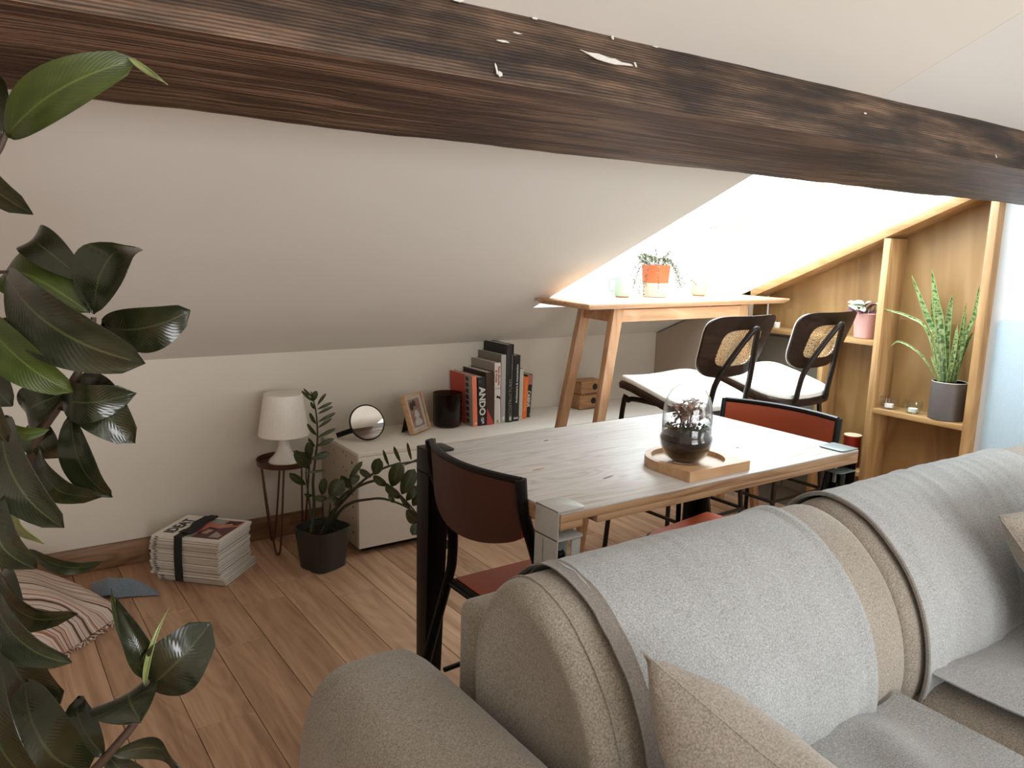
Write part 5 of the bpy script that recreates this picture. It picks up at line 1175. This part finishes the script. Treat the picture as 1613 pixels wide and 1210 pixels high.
for k in range(18):
    a = rg.uniform(0, 2*PI); r0 = rg.uniform(0, .022); r1 = rg.uniform(.006, .043); hz = rg.uniform(.108, .152)
    p0 = Vector((c[0]+r0*math.cos(a), c[1]+r0*math.sin(a), c[2]+.078)); p1 = Vector((c[0]+r1*math.cos(a), c[1]+r1*math.sin(a), c[2]+hz))
    s_ = MB().tube([p0, p0.lerp(p1, .5)+Vector((0, 0, .008)), p1], .0011, 5, 3).build('stem', M['stembrown'], tr)
    for j in range(5):
        b_ = a+j*1.26+rg.uniform(-.3, .3); L_ = rg.uniform(.017, .026); t_ = p1+Vector((math.cos(b_)*L_, math.sin(b_)*L_, rg.uniform(-.012, .006)))
        d = Vector((t_.x-c[0], t_.y-c[1], 0))
        if d.length > .0555: t_ = Vector((c[0], c[1], t_.z))+d.normalized()*.0555
        mb = MB(); leaf(mb, p1, t_, (0, 0, 1), rg.uniform(.0055, .0085), .005, .15, 0, 5, 1, .0006); mb.build('leaf', M['terraleaf'], s_, ang=80)
# ================================================================== ON THE HIGH DESK
def mug(label, x, y, m, ang_):
    t = thing('mug', label, 'mug', (x, y, DZ), 0, None); c = (x, y, DZ+.0006); r = .036
    MB().lathe([(r*.80, .003), (r*.92, .005), (r, .014), (r, .093), (r*.93, .093), (r*.91, .014), (r*.7, .008), (.0001, .008)], c, 40).build('mug_body', M[m], t)
    MB().lathe([(r*.78, 0), (r*.82, .0028), (.0001, .0029)], c, 32).build('foot_ring', M['tan'], t)
    d = Vector((math.cos(ang_), math.sin(ang_), 0)); c = Vector(c)
    MB().tube([c+d*(r*.96)+E3*.078, c+d*(r+.018)+E3*.080, c+d*(r+.026)+E3*.070, c+d*(r+.026)+E3*.038, c+d*(r+.018)+E3*.027, c+d*(r*.96)+E3*.026], .0042, 8, 4).build('handle', M[m], t)
    return t
mug('pale mint mug, left of the trailing plant on the high desk', 2.425, 2.63, 'mint', R(120))
mug('cream mug with its handle turned right, to the right of the trailing plant', 2.925, 2.635, 'creamug', R(-30))
tp = thing('trailing_plant', 'trailing small-leaved plant in a half orange, half cream pot on the high desk', 'plant', (2.615, 2.62, DZ))
c = (2.615, 2.62, DZ+.0006)
MB().lathe([(.050, 0), (.053, .002), (.0585, .064), (.0001, .064)], c, 48).build('pot_base', M['potwhite'], tp)
MB().lathe([(.0585, .0645), (.064, .136), (.0655, .138), (.0655, .144), (.060, .144), (.058, .132), (.0001, .130)], c, 48).build('pot_top', M['orange'], tp)
MB().lathe([(.0001, .1305), (.057, .131), (.057, .1315), (.0001, .1325)], c, 32).build('soil', M['soil'], tp)
rg = random.Random(21)
for k in range(34):
    a = rg.uniform(0, 2*PI); long = k < 13; p = Vector(c)+E3*.131+Vector((math.cos(a), math.sin(a), 0))*rg.uniform(.01, .045); d = Vector((math.cos(a), math.sin(a), 0))
    if k == 0: d = Vector((.93, -.36, 0))
    if k in (1, 2, 3): d = Vector((-.8, -.5+.2*k, 0)).normalized()
    if k in (4, 5): d = Vector((.75, -.6, 0)).normalized()
    hgt = rg.uniform(.02, .06); pts = [p, p+d*.03+E3*hgt]
    if long:
        ex = .115 if k == 0 else rg.uniform(.035, .06); drop = .09 if k == 0 else rg.uniform(.07, .13)
        q = Vector(c)+d*(.068+ex*.6)+E3*.12; pts += [q, Vector(c)+d*(.07+ex)+E3*(.144-drop)]
        if k == 0: pts[-1] = Vector(c)+d*.20+E3*.06
    else: pts += [p+d*rg.uniform(.03, .06)+E3*(hgt+rg.uniform(.0, .03))]
    s_ = MB().tube(pts, .0008, 4, 4).build('vine', M['stembrown'], tp)
    sp_ = spline(pts, 7); mb = MB()
    for i, q in enumerate(sp_[4:]):
        for _ in range(2):
            b_ = rg.uniform(0, 2*PI); L_ = rg.uniform(.006, .010); t_ = q+Vector((math.cos(b_)*L_, math.sin(b_)*L_, rg.uniform(-.005, .005))); leaf(mb, q, t_, (rg.uniform(-1, 1), rg.uniform(-1, 1), 1), L_*.42, 0, .1, 0, 3, 1, .0004)
    o = mb.build('tiny_leaves', M['string'], s_, ang=80); o['kind'] = 'stuff'
# ================================================================== IN THE SHELVING
sk = thing('snake_plant', 'tall banded snake plant in a dark grey cylinder pot on the shelf', 'plant', (3.355, 1.622, .61))
c = (3.355, 1.622, .6105); r = .0675
MB().lathe([(r*.97, 0), (r, .003), (r, .155), (r*.985, .158), (r*.94, .158), (r*.93, .13), (.0001, .13)], c, 72, rib=.0035).build('pot', M['snakepot'], sk, ang=30)
MB().lathe([(r*.985, .1565), (r*1.005, .158), (r*.985, .1598), (r*.95, .158), (r*.985, .1565)], c, 48).build('pot_rim', M['potwhite'], sk)
MB().lathe([(.0001, .1305), (.060, .131), (.060, .1315), (.0001, .134)], c, 32).build('soil', M['soil'], sk)
for pts, wd_ in SNAKE:
    P = spline([Vector(p) for p in pts], 8); P[0] = Vector((P[0].x, min(max(P[0].y, 1.585), 1.665), .742)); n_ = len(P); g = []
    for i, p in enumerate(P):
        d = (P[min(i+1, n_-1)]-P[max(i-1, 0)]).normalized(); vw = Vector((-.9, -.25+.5*math.sin(i*.15+wd_*900), .1)); q = d.cross(vw).normalized(); nn_ = q.cross(d)
        s = i/(n_-1); w_ = 1.75*wd_*(.5+.5*math.sin(PI*min(1, s*1.05)*.75))*(max(0, 1-s**3))**.6; w_ = max(w_, .0008)
        g.append([p+q*w_*u+nn_*(-.35*w_*(1-u*u)) for u in (-1, -.5, 0, .5, 1)])
    MB().sheet(g, .0022).build('leaf', M['snake'], sk, ang=70)
def tealight(label, x, y, r, h, bowl, m):
    t = thing('tealight_glass', label, 'candle holder', (x, y, .61)); c = (x, y, .6105)
    if bowl: pr = [(r*.62, 0), (r*.72, .004), (r*.98, .025), (r, .04), (r*.95, h), (r*.91, h), (r*.96, .04), (r*.93, .025), (r*.66, .006), (.0001, .006)]
    else: pr = [(r*.85, 0), (r*.9, .003), (r, .02), (r, h), (r*.94, h), (r*.93, .02), (r*.8, .006), (.0001, .006)]
    MB().lathe(pr, c, 60, rib=0 if bowl else .012).build('glass_cup', M[m], t, ang=60 if bowl else 20)
    MB().lathe([(.0185, .0065), (.019, .021), (.0175, .021), (.017, .019), (.0001, .0185)], c, 28).build('candle_cup', M['fogwhite'], t)
    MB().lathe([(.0001, .0192), (.0165, .0195), (.0001, .0205)], c, 24).build('wax', M['wax'], t)
    MB().tube([(x, y, .630), (x+.001, y, .637)], .0007, 5, 1).build('wick', M['black'], t)
tealight('straight ribbed glass tealight holder on the shelf', 3.345, 1.865, .0365, .053, False, 'glass')
tealight('rounded greenish glass bowl with a tealight, next to the snake plant pot', 3.345, 1.757, .037, .053, True, 'greenglass')
pp_ = thing('pink_potted_plant', 'purple and silver leaved plant in a dusty pink pot on the upper shelf', 'plant', (3.35, 2.02, .906))
c = (3.35, 2.02, .9065)
MB().lathe([(.040, 0), (.043, .004), (.052, .108), (.054, .112), (.050, .115), (.048, .100), (.0001, .098)], c, 72, rib=.006).build('pot', M['pinkpot'], pp_, ang=30)
MB().lathe([(.0001, .0985), (.047, .099), (.0001, .101)], c, 32).build('soil', M['soil'], pp_)
rg = random.Random(8)
for k in range(30):
    a = rg.uniform(0, 2*PI); d = Vector((math.cos(a), math.sin(a), 0)); r0 = rg.uniform(.0, .04); p0 = Vector(c)+E3*(.10+rg.uniform(0, .05))+d*r0; L_ = rg.uniform(.035, .055)
    ta = a+rg.uniform(-.6, .6); t_ = p0+Vector((math.cos(ta)*.045, math.sin(ta)*L_*1.3, rg.uniform(-.018, .028)))
    if k % 3 == 0: t_ += Vector((0, .025, 0)); p0 += Vector((0, .02, .008))
    t_.x = min(t_.x, 3.415); t_.y = max(t_.y, 1.945)
    mb = MB(); leaf(mb, p0, t_, (rg.uniform(-.8, .1), rg.uniform(-.6, .2), 1), rg.uniform(.010, .016), .006, .3, 0, 8, 2, .0008)
    mb.build('leaf', M['tradleaf'] if k % 2 else M['tradpale'], pp_, ang=80)
for k in range(6):
    a = k*1.05; MB().tube([Vector(c)+E3*.098+Vector((.02*math.cos(a), .02*math.sin(a), 0)), Vector(c)+E3*.15+Vector((.035*math.cos(a), .035*math.sin(a), 0))], .0018, 5, 1).build('stem', M['stembrown'], pp_)
rc = thing('red_canister', 'red cylindrical canister with cream inside, low in the shelving', 'canister', (3.345, 2.02, .306)); c = (3.345, 2.02, .3065)
MB().lathe([(.036, 0), (.038, .003), (.038, .144), (.0395, .146), (.0385, .149), (.036, .149), (.0355, .01), (.0001, .01)], c, 40).build('canister_body', M['redtin'], rc)
MB().lathe([(.0375, .1485), (.0395, .1495), (.0385, .152), (.0001, .1515), (.0001, .149)], c, 40).build('canister_lid', M['creaminside'], rc)
cn = thing('small_candle', 'small white candle on the shelf beneath the high desk', 'candle', (3.35, 2.49, .906))
MB().lathe([(.014, 0), (.015, .003), (.015, .028), (.0001, .028)], (3.35, 2.49, .9065), 20).build('wax_body', M['wax'], cn)
MB().tube([(3.35, 2.49, .934), (3.351, 2.49, .941)], .0008, 5, 1).build('wick', M['black'], cn)
wc = thing('white_cable', 'white cable hanging behind the right end of the high desk', 'cable', (3.41, 2.60, .907))
MB().tube([(3.41, 2.60, .91), (3.412, 2.60, .95), (3.415, 2.605, 1.05), (3.418, 2.61, 1.062)], .0045, 8, 3).build('cord', M['fogwhite'], wc)
# ================================================================== RUBBER PLANT IN THE FOREGROUND
fc = thing('rubber_plant', 'big rubber plant with large glossy dark leaves filling the left foreground', 'plant', (-.02, 1.03, 0))
pc = (-.02, 1.05, 0)
MB().lathe([(.10, 0), (.115, .004), (.145, .26), (.15, .262), (.15, .285), (.138, .285), (.134, .25), (.0001, .25)], pc, 48).build('pot', M['potgreen'], fc)
MB().lathe([(.0001, .251), (.130, .252), (.0001, .256)], pc, 32).build('soil', M['soil'], fc)
for i, s in enumerate(FSTEM):
    s = [Vector(p) for p in s]+[Vector((pc[0]+(i-1)*.03, pc[1]+.01*i, .245))]
    MB().tube(s, (lambda t: .0035+.005*t), 10, 5).build('stem', M['stembrown'], fc)
for s in FPET: MB().tube(s, .0022, 6, 3).build('petiole', M['stembrown'], fc)
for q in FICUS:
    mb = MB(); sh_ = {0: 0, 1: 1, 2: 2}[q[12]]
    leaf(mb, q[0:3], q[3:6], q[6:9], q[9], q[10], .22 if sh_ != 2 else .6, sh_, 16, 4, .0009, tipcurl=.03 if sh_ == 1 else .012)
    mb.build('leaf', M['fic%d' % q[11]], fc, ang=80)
